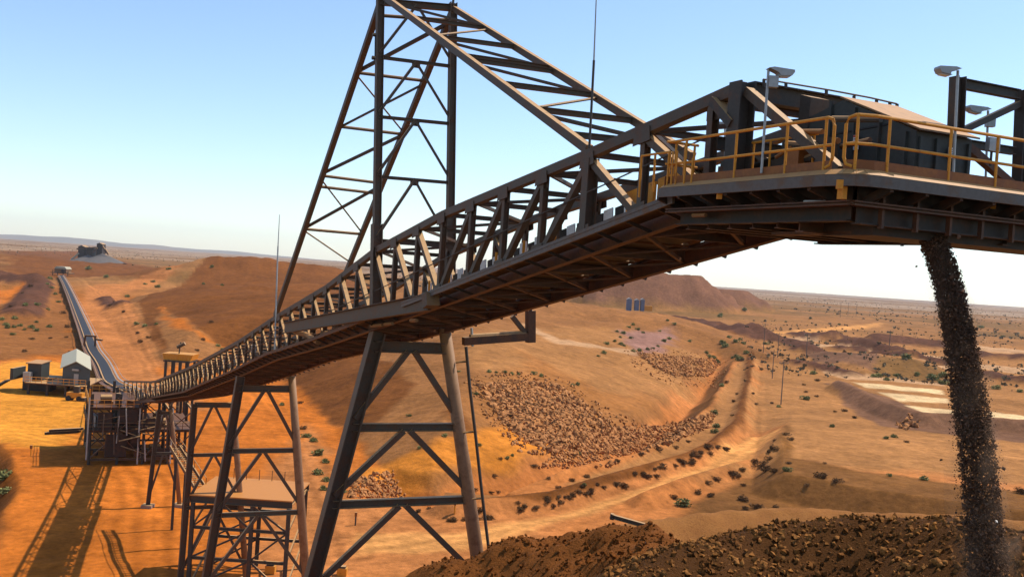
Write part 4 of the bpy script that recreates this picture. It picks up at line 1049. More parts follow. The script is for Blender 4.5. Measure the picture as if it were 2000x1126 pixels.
# yellow hopper on stand behind the boom
yh = thing('yellow_hopper', 'yellow box hopper on dark stilts standing behind the boom', 'hopper', atY(348, 770, 185))
YH = 185
a, b = atY(320, 704, YH), atY(372, 704, YH); zt_ = atY(345, 691, YH).z; z0_ = a.z
MB().prism([V((a.x, YH, z0_+.25)), V((b.x, YH, z0_+.25)), V((b.x+.4, YH, zt_)), V((a.x-.4, YH, zt_))], V((0, 4, 0))).build('bin', M['yellow'], yh)
m = MB()
for k in range(7): x = a.x + (b.x-a.x)*k/6; m.beam(V((x, YH-.06, z0_+.3)), V((x, YH-.06, zt_-.05)), .1, .1, EY)
m.build('bin_rib', M['yellow'], yh)
MB().box8([V((x, y, z0_-.1+z)) for z in (0, .3) for x, y in ((a.x, YH-.3), (b.x, YH-.3), (b.x, YH+4.2), (a.x, YH+4.2))]).build('frame', S2, yh)
for x in (a.x+.4, a.x+1.9, b.x-1.9, b.x-.4):
    for Y in (YH, YH+3.8): q = V((x, Y, z0_-.1)); MB().beam(q, down(q), .4, .4, EY).build('leg', S2, yh)
MB().beam(V((a.x+.4, YH, z0_-4)), V((b.x-.4, YH, z0_-1)), .25, .25).build('brace', S2, yh)
MB().tube([V((a.x+2.4, YH+1, zt_)), V((a.x+2.6, YH+1, zt_+2.2))], .12, 6).build('post', S2, yh)
MB().tube([V((a.x+2.0, YH+1, zt_+1.2)), V((a.x+3.4, YH+1, zt_+2.0))], .35, 8).build('lamp', S2, yh)
# pipe bundle on the pad, small posts, markers
pbd = thing('pipe_stack', 'stack of dark rusty beams lying on the pale pad left of the transfer tower', 'beam stack', groundP(118, 845))
a, b = groundP(87, 847), groundP(152, 845); a.z = gz(a); b.z = gz(b)
for k, (dy, dz) in enumerate(((0, .2), (.55, .2), (1.1, .2), (.25, .66), (.85, .66))):
    MB().hbeam(a + V((.2*k, dy, dz)), b + V((.25*k - .4, dy, dz)), .42, .44).build('beam', S2, pbd)
for i, (x, y, lab) in enumerate(((889, 1118, 'yellow block lying on the dirt near the foot of the tallest trestle'), (668, 1122, 'yellow block at the lower picture edge between the trestle legs'), (528, 1118, 'yellow crate beside the grey staging tower'))):
    t = thing('marker_block', lab, 'block', groundP(x, y), 'yellow blocks on the mine floor'); p = groundP(x, y); p.z = gz(p)
    MB().box8([p+V((u, v, z)) for z in (0, .8) for u, v in ((-.5,-.4),(.5,-.4),(.5,.4),(-.5,.4))]).build('block', M['yellow'], t)
    MB().box8([p+V((u, v, z)) for z in (.8, 1.0) for u, v in ((-.35,-.3),(.35,-.3),(.35,.3),(-.35,.3))]).build('lifting_lug', S2, t)
MBF = [(695, 1022), (658, 990), (888, 992)]
for i, (x, y) in enumerate(((694, 1024), (887, 1012), (60, 890))):
    p = groundP(x, y); p.z = gz(p)
    t = thing('marker_post', ('short dark marker post on the orange floor seen inside the tallest trestle', 'small orange marker post beside the right trestle leg', 'little red marker post on the pad at the left edge')[i], 'post', p, 'marker posts on the mine floor')
    MB().tube([p, p+V((0, 0, 1.5))], .1, 6).build('post', M['yellow'] if i else S2, t); MB().beam(p+V((-.15, 0, 1.4)), p+V((.15, 0, 1.4)), .3, .5).build('plate', M['toe'], t)
lp = thing('steel_beam', 'lone dark steel beam sticking out past the dirt mound onto the road', 'beam', groundP(1220, 1018, 4))
MB().hbeam(atY(1194, 1007, 60), atY(1262, 1026, 58), .22, .24).build('beam', S2, lp); MB().beam(atY(1192, 1007, 60), atY(1199, 1008.5, 60), .34, .34).build('end_plate', S2, lp)
# low sheds under the mesa
bs = thing('blue_plant_building', 'small blue plant buildings below the flat topped spoil hill', 'building', groundP(1245, 600))
blue = steel('blue_sheet', (.13, .145, .21), (.2, .15, .12), .2, dust_amt=.3)
for k, (x, y, w, h) in enumerate(((1228, 601, 9, 17), (1243, 600, 8, 14), (1254, 601, 7, 16))):
    p = atY(x, y, 980); kk = 980/FPX
    MB().box8([p+V((u*w*kk/2, v*4, z)) for z in (-3, h*kk) for u, v in ((-1,-1),(1,-1),(1,1),(-1,1))]).build('wall', blue, bs)
    MB().prism([p+V((-w*kk*.6, -4.4, h*kk)), p+V((w*kk*.6, -4.4, h*kk)), p+V((0, -4.4, h*kk+1.6))], V((0, 8.8, 0))).build('roof', M['galv'], bs)
MB().box8([atY(1265, 601, 980)+V((u*4, v*3, z)) for z in (-3, 2.2) for u, v in ((-1,-1),(1,-1),(1,1),(-1,1))]).build('annex', M['yellow'], bs)
# far crusher with its pile
cp = thing('crusher_plant', 'dark crusher plant with conveyor arms standing on a grey pile on the left plain', 'plant', groundP(190, 512))
Yc = groundP(190, 512).y; kc = Yc/FPX
def CP(x, y, dY=0): return atY(x, y, Yc+dY)
m = MB(); cc = CP(190, 513); n = 26; rr_ = random.Random(2)
apex = [CP(172, 497), CP(200, 495), CP(212, 499)]
base = CP(190, 512).z - 3
xs = np.linspace(CP(128, 512).x, CP(242, 512).x, 60); ys = np.linspace(Yc-50, Yc+70, 40)
Yg, Xg = np.meshgrid(ys, xs, indexing='ij'); r_, c_ = Xg.shape; Xg = Xg.ravel(); Yg = Yg.ravel(); Zg = np.full(Xg.shape, base)
for a in apex:
    Zg = np.maximum(Zg, a.z - np.hypot(Xg-a.x, (Yg-a.y)*.9)*.42)
Zg = Zg + fbm(Xg/8, Yg/8, 3, 80)*.8
o = grid_mesh('pile', Xg, Yg, Zg, r_, c_, soilmat('grey_pile', (.13, .115, .105), (.17, .14, .12), (.10, .085, .075), .3, .6, .5)); o.parent = cp; o.matrix_parent_inverse = parent_inv(cp)
for x0, y0, x1, y1, nm, mt in ((152, 497, 166, 482, 'screen_house', 'floor'), (168, 495, 182, 485, 'screen_house', 'floor'), (188, 495, 200, 477, 'tower', 'floor')):
    a, b = CP(x0, y0), CP(x1, y1)
    MB().box8([V((x, Yc+y, z)) for z in (base-1, b.z) for x, y in ((a.x, 0), (b.x, 0), (b.x, 14), (a.x, 14))]).build(nm, M[mt], cp)
    MB().prism([V((a.x-.8, Yc-1, b.z)), V((b.x+.8, Yc-1, b.z)), V(((a.x+b.x)/2, Yc-1, b.z+2.4))], V((0, 16, 0))).build('roof', S2, cp)
for x0, y0, x1, y1 in ((139, 507, 154, 494), (182, 493, 190, 484), (200, 480, 208, 494), (205, 486, 212, 497), (150, 486, 188, 483)):
    MB().beam(CP(x0, y0, -4), CP(x1, y1, -4), 2.4, 2.2).build('conveyor_arm', M['cream'] if x0 == 139 else M['rust'], cp)

# ------------------------------------------------------------------ power poles
PP = [(1525, 792, 706, 'nearest and tallest timber power pole on the tan flat'), (1508, 740, 684, 'timber power pole just left of the nearest one'), (1518, 703, 652, 'thin power pole behind the pair of nearest poles'),
      (1490, 698, 640, 'leftmost power pole at the head of the line'), (1573, 716, 652, 'power pole standing alone by the dark bank on the right'), (1736, 690, 660, 'faint distant power pole right of the dark banks'),
      (1641, 618, 588, 'faint far power pole on the scrub plain'), (1656, 616, 590, 'faint far power pole second along the scrub plain'), (1672, 617, 592, 'faint far power pole third along the scrub plain')]
poles = []
for x, y0, y1, lab in PP:
    p = groundP(x, y0); p.z = gz(p); H = (y0-y1)*p.y/FPX; fk = min(1.6, max(1, p.y/420))
    t = thing('power_pole', lab, 'power pole', p, 'power poles across the flat'); rr_ = .17*fk
    MB().tube([p - V((0,0,.5)), p+V((0, 0, H))], rr_, 7, rr_*.7).build('pole', M['pole'], t)
    MB().beam(p+V((-1.3*fk, 0, H-.7)), p+V((1.3*fk, 0, H-.7)), .16*fk, .16*fk).build('crossarm', M['pole'], t)
    m = MB()
    for dx in (-1.15, 0, 1.15): m.tube([p+V((dx*fk, 0, H-.62)), p+V((dx*fk, 0, H-.25))], .07*fk, 5)
    m.build('insulators', M['galv'], t)
# ------------------------------------------------------------------ bushes
def bush_mesh(name, seed, mat, n=260, dry=False):
    r = random.Random(seed); v = []; f = []
    blobs = [(r.uniform(-.55, .55), r.uniform(-.55, .55), r.uniform(.25, .55), r.uniform(.32, .55)) for _ in range(5)] + [(0, 0, .45, .6)]
    for _ in range(n):
        bx, by, bz, br = r.choice(blobs)
        d = V((r.gauss(0, 1), r.gauss(0, 1), r.gauss(0, 1))).normalized() * br * r.uniform(.55, 1.08)
        c = V((bx, by, bz)) + d; c.z = max(.03, c.z*.9)
        a = V((r.gauss(0, 1), r.gauss(0, 1), r.gauss(0, .7))).normalized(); b = a.cross(V((r.gauss(0, 1), r.gauss(0, 1), r.gauss(0, 1)))).normalized()
        L, w = r.uniform(.12, .24), r.uniform(.05, .1)
        if dry: L *= 1.3; w *= .55
        i = len(v); v += [tuple(c-a*L), tuple(c+b*w), tuple(c+a*L), tuple(c-b*w)]; f.append((i, i+1, i+2, i+3))
    m = MB(); m.v = v; m.f = f
    me = bpy.data.meshes.new(name); me.from_pydata(v, [], f); me.materials.append(mat); me.materials.append(M['twig'])
    return me
def stem_mesh(seed):
    r = random.Random(seed); m = MB()
    for _ in range(6):
        a = r.uniform(0, 6.28); m.tube([(0, 0, -.15), (.18*math.cos(a), .18*math.sin(a), .25), (.45*math.cos(a), .45*math.sin(a), .6)], .04, 4, .015)
    me = bpy.data.meshes.new('stem'); me.from_pydata(m.v, [], m.f); me.materials.append(M['twig']); return me
GREEN = [bush_mesh('foliage', s, M['leaf']) for s in (11, 12, 13)]
DRY = [bush_mesh('foliage', s, M['dry'], 240, True) for s in (21, 22, 23)]
STEM = stem_mesh(5)
rb = random.Random(99)
nb_ = 0
def bush(x, y, size, kind, label, group, jitter=0.0):
    """size: width in photo pixels, turned into metres at the bush's own distance"""
    global nb_
    p = terrP(x + rb.uniform(-1, 1)*jitter, y + rb.uniform(-1, 1)*jitter*.6)
    s = max(.35, size*rb.uniform(.8, 1.25)*(p-CAM).length/FPX/1.9)
    o = thing('bush' if kind == 'g' else 'dry_shrub', label, 'bush' if kind == 'g' else 'shrub', p - V((0, 0, .05*s)), group)
    o.scale = (s, s, s*rb.uniform(.75, 1.1)); o.rotation_euler = (0, 0, rb.uniform(0, 6.28))
    for nm, me in (('foliage', rb.choice(GREEN if kind == 'g' else DRY)), ('stem', STEM)):
        if nm == 'stem' and s*FPX/(p-CAM).length < 8: continue
        c = bpy.data.objects.new(nm, me); col.objects.link(c); c.parent = o
    nb_ += 1
LB = 'grey-green bush on the scrubby slope left of the ground conveyor'
for x, y in ((92, 555), (100, 563), (108, 575), (115, 590), (97, 545), (88, 548)): bush(x, y, 11, 'g', 'dark bush in the row right beside the far ground conveyor', 'bushes along the ground conveyor')
for x, y in ((10, 635), (18, 640), (28, 640), (40, 638), (50, 643), (62, 641), (72, 646), (100, 640), (72, 630), (25, 655), (5, 625), (30, 622), (95, 605), (50, 598), (70, 595)): bush(x, y, 12, 'g', LB, 'bushes on the left slope', 2)
for x, y in ((48, 686), (130, 640), (122, 612), (130, 660), (60, 662), (100, 660), (140, 690), (20, 600), (60, 560), (45, 575)): bush(x, y, 10, 'd', 'brown dry shrub scattered on the left slope', 'dry shrubs on the left slope', 3)
for x, y in ((265, 634), (283, 638), (306, 634), (250, 580), (208, 541), (175, 527), (283, 556), (310, 541), (330, 545), (300, 552), (290, 538)): bush(x, y, 12, 'g', 'green bush in the open ground right of the haul road', 'bushes right of the haul road', 1)
for x, y in ((268, 652), (276, 668), (292, 660), (215, 597), (240, 608), (222, 590), (395, 658), (410, 636), (386, 686), (384, 705)): bush(x, y, 11, 'd', 'small dark shrub near the brown slope edge behind the hopper', 'shrubs at the brown slope edge', 2)
for x, y in ((435, 668), (425, 664)): bush(x, y, 14, 'g', 'dark bush on the brown slope just above the boom', 'bushes on the brown slope')
for x, y in ((396, 520), (414, 524), (430, 521), (450, 530), (470, 526), (500, 522), (380, 540), (400, 545), (415, 552), (436, 560)): bush(x, y, 10, 'g', 'bush on the scrub covered rise at the left skyline', 'bushes on the far rise', 4)
bush(9, 932, 34, 'g', 'large bright green bush at the left picture edge, upper of two', 'big bushes at the left edge'); bush(12, 962, 36, 'g', 'large bright green bush at the left picture edge, lower of two', 'big bushes at the left edge')
for x, y, s in ((600, 852, 22), (612, 862, 24), (624, 890, 26), (632, 903, 22), (622, 925, 34), (634, 940, 30), (628, 955, 20), (590, 838, 14), (553, 792, 16), (586, 788, 14), (668, 960, 24)):
    bush(x, y, s, 'g' if s > 15 else 'd', 'green bush in the row along the track between the two nearest trestles', 'bushes between the trestles', 2)
for x, y in ((955, 726), (968, 727), (985, 728), (1000, 731), (1012, 731), (1040, 731), (1055, 734)): bush(x, y, 12, 'g', 'green bush in the row above the rubble slope', 'bushes above the rubble', 1)
for x, y in ((1120, 754), (1128, 750), (1205, 645), (1218, 650), (1230, 640), (1235, 634), (1245, 644), (1260, 652), (1300, 640), (1316, 648), (1212, 660), (1200, 668), (1210, 672), (1285, 677), (1275, 681), (1265, 684), (1250, 686), (1240, 685), (1180, 690), (1165, 696), (1190, 672), (1322, 632), (1308, 660), (1340, 640), (1350, 650), (1232, 660), (1222, 675), (1295, 668)):
    bush(x, y, 12, 'g', 'green bush scattered on the slope below the spoil hill', 'bushes on the slope below the spoil hill', 3)
for x, y in ((1380, 668), (1395, 672), (1410, 662), (1400, 680), (1424, 660), (1388, 676), (1418, 676), (1440, 684), (1447, 700), (1436, 674), (1450, 672), (1446, 664), (1430, 690), (1456, 690), (1442, 704)):
    bush(x, y, 14, 'g', 'dark green bush clustered at the top of the shaded embankment', 'bushes at the embankment top', 2)
for x, y, s in ((1409, 754, 16), (1418, 748, 12), (1400, 835, 20), (1398, 845, 16), (1430, 812, 10), (1396, 810, 18), (1440, 770, 10), (1456, 745, 10), (1460, 720, 10), (1470, 770, 9)): bush(x, y, s, 'g' if s > 12 else 'd', 'bush along the edge of the haul road embankment', 'bushes along the embankment', 1)
line_ = [(900, 1004), (960, 1000), (1030, 988), (1080, 982), (1110, 970), (1150, 962), (1200, 948), (1260, 930), (1300, 915), (1340, 902), (1370, 890), (1400, 876)]
for i, (x, y) in enumerate(line_):
    for k in range(5): bush(x + rb.uniform(-22, 22), y + rb.uniform(-5, 5), 17, 'd', 'brown dry tuft on the earth bund along the haul road', 'dry tufts on the road bund')
for x, y in ((820, 998), (840, 992), (870, 990), (1000, 976), (1020, 972), (1060, 968), (1100, 958), (1140, 950), (1170, 945), (1150, 934), (1120, 940), (1210, 900), (1250, 890), (1290, 880), (1320, 872), (1345, 862), (1090, 955)): bush(x, y, 15, 'd', 'brown dry shrub on the inner bank above the orange flat', 'dry shrubs on the inner bank', 5)
bush(1140, 948, 14, 'g', 'single green bush among brown shrubs on the inner bank', 'bushes on the inner bank')
for x, y in ((975, 910), (990, 915), (1042, 912), (1000, 905), (965, 930), (1110, 918), (1070, 935), (960, 962), (930, 958), (972, 962), (910, 962), (875, 960), (1120, 890), (1130, 886)): bush(x, y, 13 if x != 1042 else 20, 'd' if rb.random() < .65 else 'g', 'small shrub dotted over the orange flat behind the tallest trestle', 'shrubs on the orange flat', 1)
for x, y in ((800, 812), (895, 726), (818, 875), (870, 852), (935, 870), (930, 770)): bush(x, y, 13, 'g', 'lone bush on the brown slope seen through the tallest trestle', 'bushes seen through the trestle')
for x, y, s in ((1538, 850, 20), (1543, 858, 18), (1513, 864, 18), (1510, 880, 20), (1503, 887, 16), (1500, 897, 14), (1485, 911, 28), (1475, 905, 16), (1450, 920, 20), (1432, 928, 26), (1496, 920, 24), (1516, 922, 20), (1400, 940, 24), (1385, 945, 18), (1440, 930, 16)):
    bush(x, y, s, 'd', 'brown shrub on the raised bench corner beside the haul road', 'shrubs on the bench corner', 2)
bush(1535, 920, 18, 'g', 'green bush right at the tip of the raised bench corner', 'bushes on the bench corner')
for x, y, s in ((1335, 988, 34), (1390, 970, 22), (1360, 965, 22), (1318, 975, 22), (1600, 958, 30), (1636, 955, 22), (1448, 978, 28), (1480, 992, 26), (1515, 990, 20), (1458, 996, 18), (1420, 1010, 26), (1994, 965, 30), (1450, 948, 12), (1575, 940, 14)):
    bush(x, y, s, 'd' if s != 34 else 'g', 'dry shrub on the shaded bank in front of the raised bench', 'shrubs on the shaded bank', 2)
for x, y, s in ((1576, 780, 22), (1594, 774, 9), (1574, 766, 10), (1570, 752, 9), (1590, 730, 14), (1494, 672, 16), (1595, 744, 12), (1507, 788, 12), (1520, 795, 14), (1652, 804, 13), (1670, 816, 13), (1626, 834, 16), (1630, 804, 10), (1745, 854, 16), (1733, 857, 14), (1770, 864, 10), (1740, 930, 14), (1805, 936, 16), (1610, 905, 10), (1540, 905, 12), (1475, 790, 10), (1432, 785, 12)):
    bush(x, y, s, 'g' if s > 13 else 'd', 'bush dotted on the wide tan flat right of the haul road', 'bushes on the tan flat', 1)
for x, y, s in ((1716, 720, 20), (1768, 718, 24), (1704, 736, 16), (1790, 735, 16), (1820, 740, 26), (1845, 738, 26), (1750, 735, 14), (1730, 742, 14), (1840, 750, 22), (1948, 760, 18), (1990, 765, 14)):
    bush(x, y, s, 'g', 'green bush on the olive ground beyond the pale settling pads', 'bushes beyond the pale pads', 2)
for x, y, s in ((1455, 610, 16), (1405, 618, 14), (1410, 616, 10), (1580, 622, 9), (1290, 640, 9), (1322, 621, 9), (1640, 632, 9), (1683, 664, 12), (1880, 650, 12), (1915, 640, 14), (1960, 655, 10), (1535, 628, 8), (1740, 650, 9)):
    bush(x, y, s, 'g', 'small dark bush on the flat at the foot of the spoil hill', 'bushes on the far flat', 2)

# ------------------------------------------------------------------ rubble, stones, scrub (uncountable)
TEMPL = np.array([(1,0,-.3),(-.3,.95,-.2),(-.75,-.7,-.3),(.55,.6,.6),(-.8,.25,.55),(.2,-.85,.6),(0,.1,1.0),(0,0,-.9)])
TFACE = np.array([(0,3,1),(1,4,2),(2,5,0),(0,5,3),(1,3,4),(2,4,5),(3,6,4),(4,6,5),(5,6,3),(7,1,0),(7,2,1),(7,0,2)])
def chunks(P, S, seed, flat=.75):
    """vertices and faces of one angular lump per centre P with size S"""
    P = np.asarray(P, float); S = np.asarray(S, float); n = len(P); q = np.random.RandomState(seed)
    Vx = TEMPL[None]*q.uniform(.7, 1.25, (n, 8, 3))*np.array([1, 1, flat])
    Q = q.normal(size=(n, 4)); Q /= np.linalg.norm(Q, axis=1)[:, None]; w, x, y, z = Q.T
    Rm = np.stack([1-2*(y*y+z*z), 2*(x*y-w*z), 2*(x*z+w*y), 2*(x*y+w*z), 1-2*(x*x+z*z), 2*(y*z-w*x), 2*(x*z-w*y), 2*(y*z+w*x), 1-2*(x*x+y*y)], -1).reshape(n, 3, 3)
    Vx = np.einsum('nij,nkj->nki', Rm, Vx)*S[:, None, None] + P[:, None]
    return Vx.reshape(-1, 3), (TFACE[None] + (np.arange(n)*8)[:, None, None]).reshape(-1, 3)
def lumps(name, P, S, seed, mat, kind=None, label=None):
    v, f = chunks(P, S, seed); me = bpy.data.meshes.new(name)
    me.vertices.add(len(v)); me.vertices.foreach_set('co', v.astype(np.float32).ravel())
    me.loops.add(f.size); me.loops.foreach_set('vertex_index', f.astype(np.int32).ravel())
    me.polygons.add(len(f)); me.polygons.foreach_set('loop_start', (np.arange(len(f))*3).astype(np.int32)); me.polygons.foreach_set('loop_total', np.full(len(f), 3, np.int32))
    me.update(calc_edges=True); me.materials.append(mat)
    o = bpy.data.objects.new(name, me); col.objects.link(o); tag(o, label, kind=kind); return o
def raw(name, v, f, mats, kind=None, label=None, idx=None):
    me = bpy.data.meshes.new(name); me.from_pydata(v, [], f)
    for m in mats: me.materials.append(m)
    if idx is not None: me.polygons.foreach_set('material_index', idx)
    me.update(); o = bpy.data.objects.new(name, me); col.objects.link(o); tag(o, label, kind=kind); return o
M['rock'] = soilmat('rubble_stone', (.47, .20, .072), (.32, .125, .04), (.54, .27, .11), .5, .4, .1)
M['ore_rock'] = soilmat('ore_lump', (.14, .055, .015), (.34, .145, .04), (.075, .03, .011), .9, .5, .05)  # paler tone paints sunlit spots onto the lumps
M['dust_rock'] = soilmat('falling_ore_lump', (.12, .066, .042), (.16, .088, .052), (.09, .052, .036), 1.2, .5, .05)
r = random.Random(17); RP, RS = [], []
def scatter(px, n, smin, smax, rr=r):
    poly = gp(px); pts2 = tp(px); xs = [p[0] for p in px]; ys = [p[1] for p in px]; k = 0; tries = 0
    while k < n and tries < n*6:
        tries += 1
        x = rr.uniform(min(xs), max(xs)); y = rr.uniform(min(ys), max(ys))
        ins = False
        for (ax, ay), (bx, by) in zip(px, px[1:]+px[:1]):
            if (ay > y) != (by > y) and x < (bx-ax)*(y-ay)/(by-ay)+ax: ins = not ins
        if not ins: continue
        yield x, y; k += 1
def rubble(px, n, smin, smax):
    P = list(scatter(px, n, smin, smax)); H = []
    A = np.array(P); D3 = [sight(x, y) for x, y in P]; Z = np.zeros(len(P))
    for _ in range(10):
        t = np.array([(z-CAMZ)/d.z for z, d in zip(Z, D3)]); X = np.array([d.x for d in D3])*t; Y = np.array([d.y for d in D3])*t
        Z = Z*.4 + height(X, Y)*.6
    for x, y, z in zip(X, Y, Z):
        s = (smin + (smax-smin)*r.random()**2.2); RP.append((x, y, z+s*.2)); RS.append(s)
rubble([(930, 752), (1010, 742), (1080, 748), (1130, 778), (1190, 822), (1215, 848), (1130, 872), (1080, 884), (1040, 868), (985, 832)], 3000, .3, .85)
rubble([(1180, 838), (1290, 832), (1400, 805), (1385, 835), (1300, 868), (1230, 890), (1180, 885), (1100, 888)], 1500, .35, .8)
rubble([(1245, 690), (1330, 695), (1410, 705), (1385, 735), (1320, 735), (1270, 715)], 900, .4, 1.0)
rubble([(900, 735), (1010, 725), (1100, 738), (1170, 790), (1260, 830), (1330, 850), (1230, 900), (1100, 900), (1010, 880), (950, 820)], 1300, .2, .6)
rubble([(1215, 680), (1340, 682), (1430, 700), (1400, 760), (1300, 750), (1240, 720)], 500, .2, .6)
rubble([(690, 935), (760, 920), (800, 950), (790, 972), (680, 972)], 500, .2, .55)
rubble([(1090, 880), (1240, 840), (1200, 910), (1050, 915)], 500, .25, .6)
rubble([(1750, 830), (1790, 810), (1800, 822), (1765, 845)], 90, .3, .9)
lumps('rubble', RP, RS, 1, M['rock'], 'stuff', 'loose pale rubble spilling down the slope of the pit')
def pilerocks(X, Y, Z, n, smin, smax, lim, seed):
    q = np.random.RandomState(seed); I = q.randint(0, len(X), n*12)
    px = np.array([proj((X[k], Y[k], Z[k])) for k in I]); ok = (px[:, 0] > lim[0]) & (px[:, 0] < lim[1]) & (px[:, 1] > lim[2]) & (px[:, 1] < lim[3])
    I = I[ok][:n]; s = smin+(smax-smin)*q.rand(len(I))**3
    return np.stack([X[I]+q.uniform(-.07, .07, len(I)), Y[I]+q.uniform(-.07, .07, len(I)), Z[I]+s*.2], -1), s
P_, S_ = pilerocks(oX, oY, oZ, 6500, .02, .125, (1180, 2040, 985, 1140), 4)
lumps('ore_lumps', P_, S_, 2, M['ore_rock'], 'stuff', 'brown ore lumps covering the stockpile in the lower right corner')
P_, S_ = pilerocks(dX, dY, dZ, 2200, .03, .12, (820, 1340, 1000, 1140), 6)
lumps('dirt_clods', P_, S_, 3, M['dirt'], 'stuff', 'small clods over the red dirt mound')
# falling ore
rf = random.Random(8)
p0 = crossP(1803, 432, 18.8); pe = atY(1932, 1126, 17.46)
vx = (pe - p0); hv = V((vx.x, vx.y, 0)); drop = -vx.z
q = np.random.RandomState(8); N = 64000
t = q.rand(N)**.88*1.42 - .03
cen = np.array(p0)[None] + np.array(hv)[None]*t[:, None]; cen[:, 2] -= drop*(.35*t + .65*t*t)
a = q.uniform(0, 2*math.pi, N); rad = q.rand(N)**.5
wob = 1 + .10*fbm(t*9, a*1.2, 3, 77) + .10*fbm(t*30, a*2.5, 2, 78)
loose = q.rand(N) < .11; rad = np.where(loose, .9 + (.12 + .42*np.clip(t, 0, 1.2))*q.rand(N)**1.8, rad*wob)
wid = .20 + .15*np.clip(t, 0, 1.2)
cen += (np.array(BN)[None]*np.cos(a)[:, None] + np.array([BF.x, BF.y, .2])[None]*np.sin(a)[:, None])*(wid*rad)[:, None]
cen[:, 2] += q.uniform(-.12, .12, N)
sz = np.where(q.rand(N) < .025, .022 + .035*q.rand(N), .007 + .017*q.rand(N)**1.5)
lumps('falling_ore', cen, np.where(loose, sz*.75, sz), 5, M['dust_rock'], 'stuff', 'dark stream of ore pouring from the head platform onto the stockpile')
for i, (x, y, s) in enumerate(((1762, 478, .05), (1872, 463, .06), (1878, 568, .075), (1882, 590, .035), (1875, 534, .03), (1838, 897, .03), (1960, 914, .055), (1864, 953, .03), (1946, 1018, .035), (1790, 520, .025))):
    p = atY(x, y, 18.2 if i != 8 else 17.0)
    o = lumps('flying_rock', [(0, 0, 0)], [s], 40+i, M['dust_rock'] if i != 8 else M['white'])
    o.location = p
    lab = ('dark rock in mid air just left of the top of the falling stream', 'dark rock just under the platform soffit right of the stream top', 'largest rock breaking out of the right side of the stream against the skyline', 'small rock beside the right edge of the stream at the skyline',
           'tiny rock alone in the sky right of the stream', 'dark rock in mid air left of the stream above the tan flat', 'rock flying off the right edge of the lower stream', 'small rock flying left of the lower stream', 'bright white fleck within the lower falling stream', 'tiny rock left of the upper falling stream')[i]
    tag(o, lab, 'rock', 'rocks flying out of the falling stream')
# scrub and far trees
v, f, idx = [], [], []; r6 = random.Random(31)
rs = np.random.RandomState(31); NS = 16000
sy = 380*np.exp(rs.rand(NS)*2.6); su = rs.uniform(-1100, 1150, NS); sx = su/FPX*sy
keep = ~((fbm(sx/160, sy/160, 3, 90) < -.12) & (sy < 2500)) & ~((sy < 1150) & (su < 450)) & ~((sx > 0) & (sx < 470) & (sy > 1000) & (sy < 1500))
sx, sy = sx[keep][:6000], sy[keep][:6000]; sz = height(sx, sy)
for x, y, z in zip(sx.tolist(), sy.tolist(), sz.tolist()):
    h = .35 + 1.5*r6.random()**2.2*(1 + (y > 900)*.9); w = h*r6.uniform(.8, 1.5)
    for k in range(5):
        a = r6.uniform(0, 6.28); c = V((x + w*.35*math.cos(a), y + w*.35*math.sin(a), z + h*r6.uniform(.3, .7)))
        d1 = V((r6.gauss(0, 1), r6.gauss(0, 1), r6.gauss(0, .5))).normalized()*w*.45; d2 = V((r6.gauss(0, .5), r6.gauss(0, .5), 1)).normalized()*h*.42
        i = len(v); v += [tuple(c-d1), tuple(c-d2), tuple(c+d1), tuple(c+d2)]; f.append((i, i+1, i+2, i+3))
raw('scrub', v, f, [M['scrub']], 'stuff', 'low scrub and scattered trees over the far plain')

# ------------------------------------------------------------------ light, sky, camera
AZ, EL = R(62), R(54)
sd = V((math.sin(AZ)*math.cos(EL), math.cos(AZ)*math.cos(EL), math.sin(EL)))
L = bpy.data.lights.new('sun', 'SUN'); L.energy = 3.65; L.angle = R(.53); L.color = (1, .93, .82)
lo = bpy.data.objects.new('sun', L); lo.rotation_euler = sd.to_track_quat('Z', 'Y').to_euler(); lo.location = (30, 30, 90); col.objects.link(lo)
w = bpy.data.worlds.new('World'); sc.world = w; w.use_nodes = True
nt = w.node_tree; bg = nt.nodes['Background']; sky = nt.nodes.new('ShaderNodeTexSky'); sky.sky_type = 'NISHITA'; sky.sun_disc = False
sky.sun_elevation = EL; sky.sun_rotation = AZ; sky.altitude = 0; sky.air_density = .9; sky.dust_density = .25; sky.ozone_density = 3.2
nt.links.new(sky.outputs[0], bg.inputs[0]); bg.inputs[1].default_value = .15
cam = bpy.data.cameras.new('camera'); cam.sensor_width = 36; cam.lens = FPX/2000*36; cam.clip_end = 60000; cam.clip_start = .2
co = bpy.data.objects.new('camera', cam); col.objects.link(co)
Rc = RGT*CR + UPV*SR; Uc = -RGT*SR + UPV*CR
mw = Matrix((( Rc.x, Uc.x, -FWD.x, 0), (Rc.y, Uc.y, -FWD.y, 0), (Rc.z, Uc.z, -FWD.z, CAMZ), (0, 0, 0, 1)))
co.matrix_world = mw; sc.camera = co
sc.view_settings.view_transform = 'Standard'; sc.view_settings.look = 'None'; sc.view_settings.exposure = .41

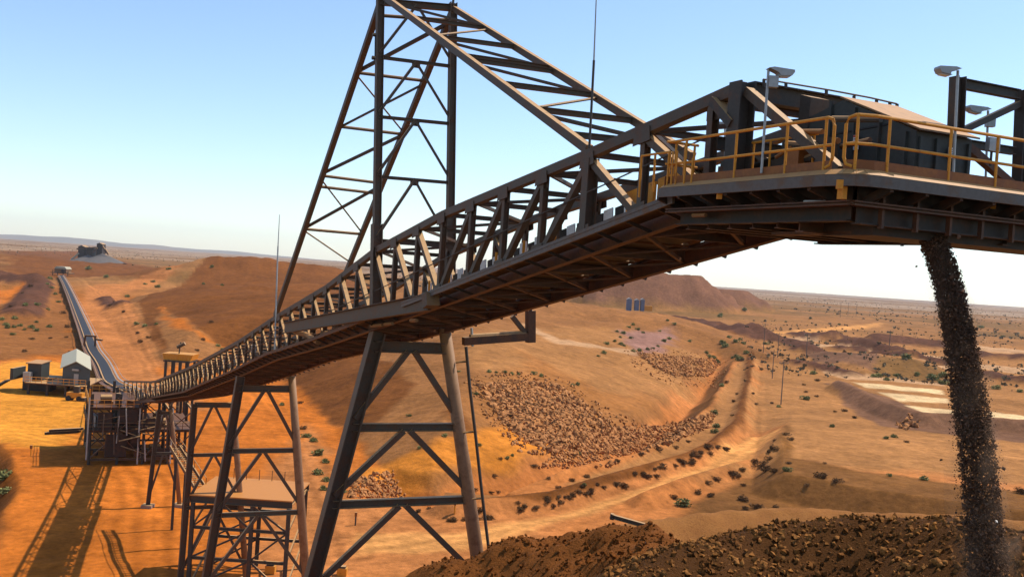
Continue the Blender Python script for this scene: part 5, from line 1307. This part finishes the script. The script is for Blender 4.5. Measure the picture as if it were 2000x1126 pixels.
# ------------------------------------------------------------------ air
def hazebox():
    m = bpy.data.materials.new('thin_air_haze'); m.use_nodes = True; nt = m.node_tree
    for n in list(nt.nodes):
        if n.type != 'OUTPUT_MATERIAL': nt.nodes.remove(n)
    vol = nt.nodes.new('ShaderNodeVolumePrincipled'); vol.inputs['Color'].default_value = (.98, .985, 1, 1)
    vol.inputs['Density'].default_value = HAZE; vol.inputs['Anisotropy'].default_value = .25
    nt.links.new(vol.outputs[0], nt.nodes['Material Output'].inputs['Volume'])
    x, y0, y1, z0, z1 = 16000, -400, 15500, -14, 330
    o = MB().box8([(a, b_, z) for z in (z0, z1) for a, b_ in ((-x, y0), (x, y0), (x, y1), (-x, y1))]).build('haze', m)
    tag(o, 'thin pale haze over the whole plain', kind='stuff'); return o
def dustmat():
    m = bpy.data.materials.new('brown_dust'); m.use_nodes = True; nt = m.node_tree
    for n in list(nt.nodes):
        if n.type != 'OUTPUT_MATERIAL': nt.nodes.remove(n)
    vol = nt.nodes.new('ShaderNodeVolumePrincipled'); vol.inputs['Color'].default_value = (.55, .36, .24, 1)
    g = nt.nodes.new('ShaderNodeNewGeometry'); n1 = nt.nodes.new('ShaderNodeTexNoise'); n1.inputs['Scale'].default_value = 2.2; n1.inputs['Detail'].default_value = 3
    nt.links.new(g.outputs['Position'], n1.inputs['Vector'])
    nt.links.new(ramp(nt, n1.outputs['Fac'], .38, .75, 0, DUST), vol.inputs['Density']); nt.links.new(vol.outputs[0], nt.nodes['Material Output'].inputs['Volume']); return m
DUST = .55
tt_ = np.linspace(.06, 1.25, 16); pts_ = []
for t_ in tt_:
    p_ = V(p0) + hv*float(t_); p_.z -= drop*(.35*float(t_) + .65*float(t_)**2); pts_.append(p_)
m = MB(); n_ = 14
for i, p_ in enumerate(pts_):
    for k in range(n_):
        a_ = 2*math.pi*k/n_; r_d = (.24 + .36*float(tt_[i]))*(1 + .16*math.sin(3*a_ + i*.9) + .1*math.sin(5*a_ - i*1.7))
        m.v.append(tuple(p_ + BN*(r_d*math.cos(a_)) + V((BF.x, BF.y, .2))*(r_d*math.sin(a_))))
for i in range(15):
    for k in range(n_): m.f.append((i*n_+k, i*n_+(k+1) % n_, (i+1)*n_+(k+1) % n_, (i+1)*n_+k))
m.f.append(tuple(range(n_))[::-1]); m.f.append(tuple(15*n_+k for k in range(n_)))
tag(m.build('dust', dustmat()), 'thin brown dust drifting around the falling ore', kind='stuff')
HAZE = 3.6e-5
hazebox()
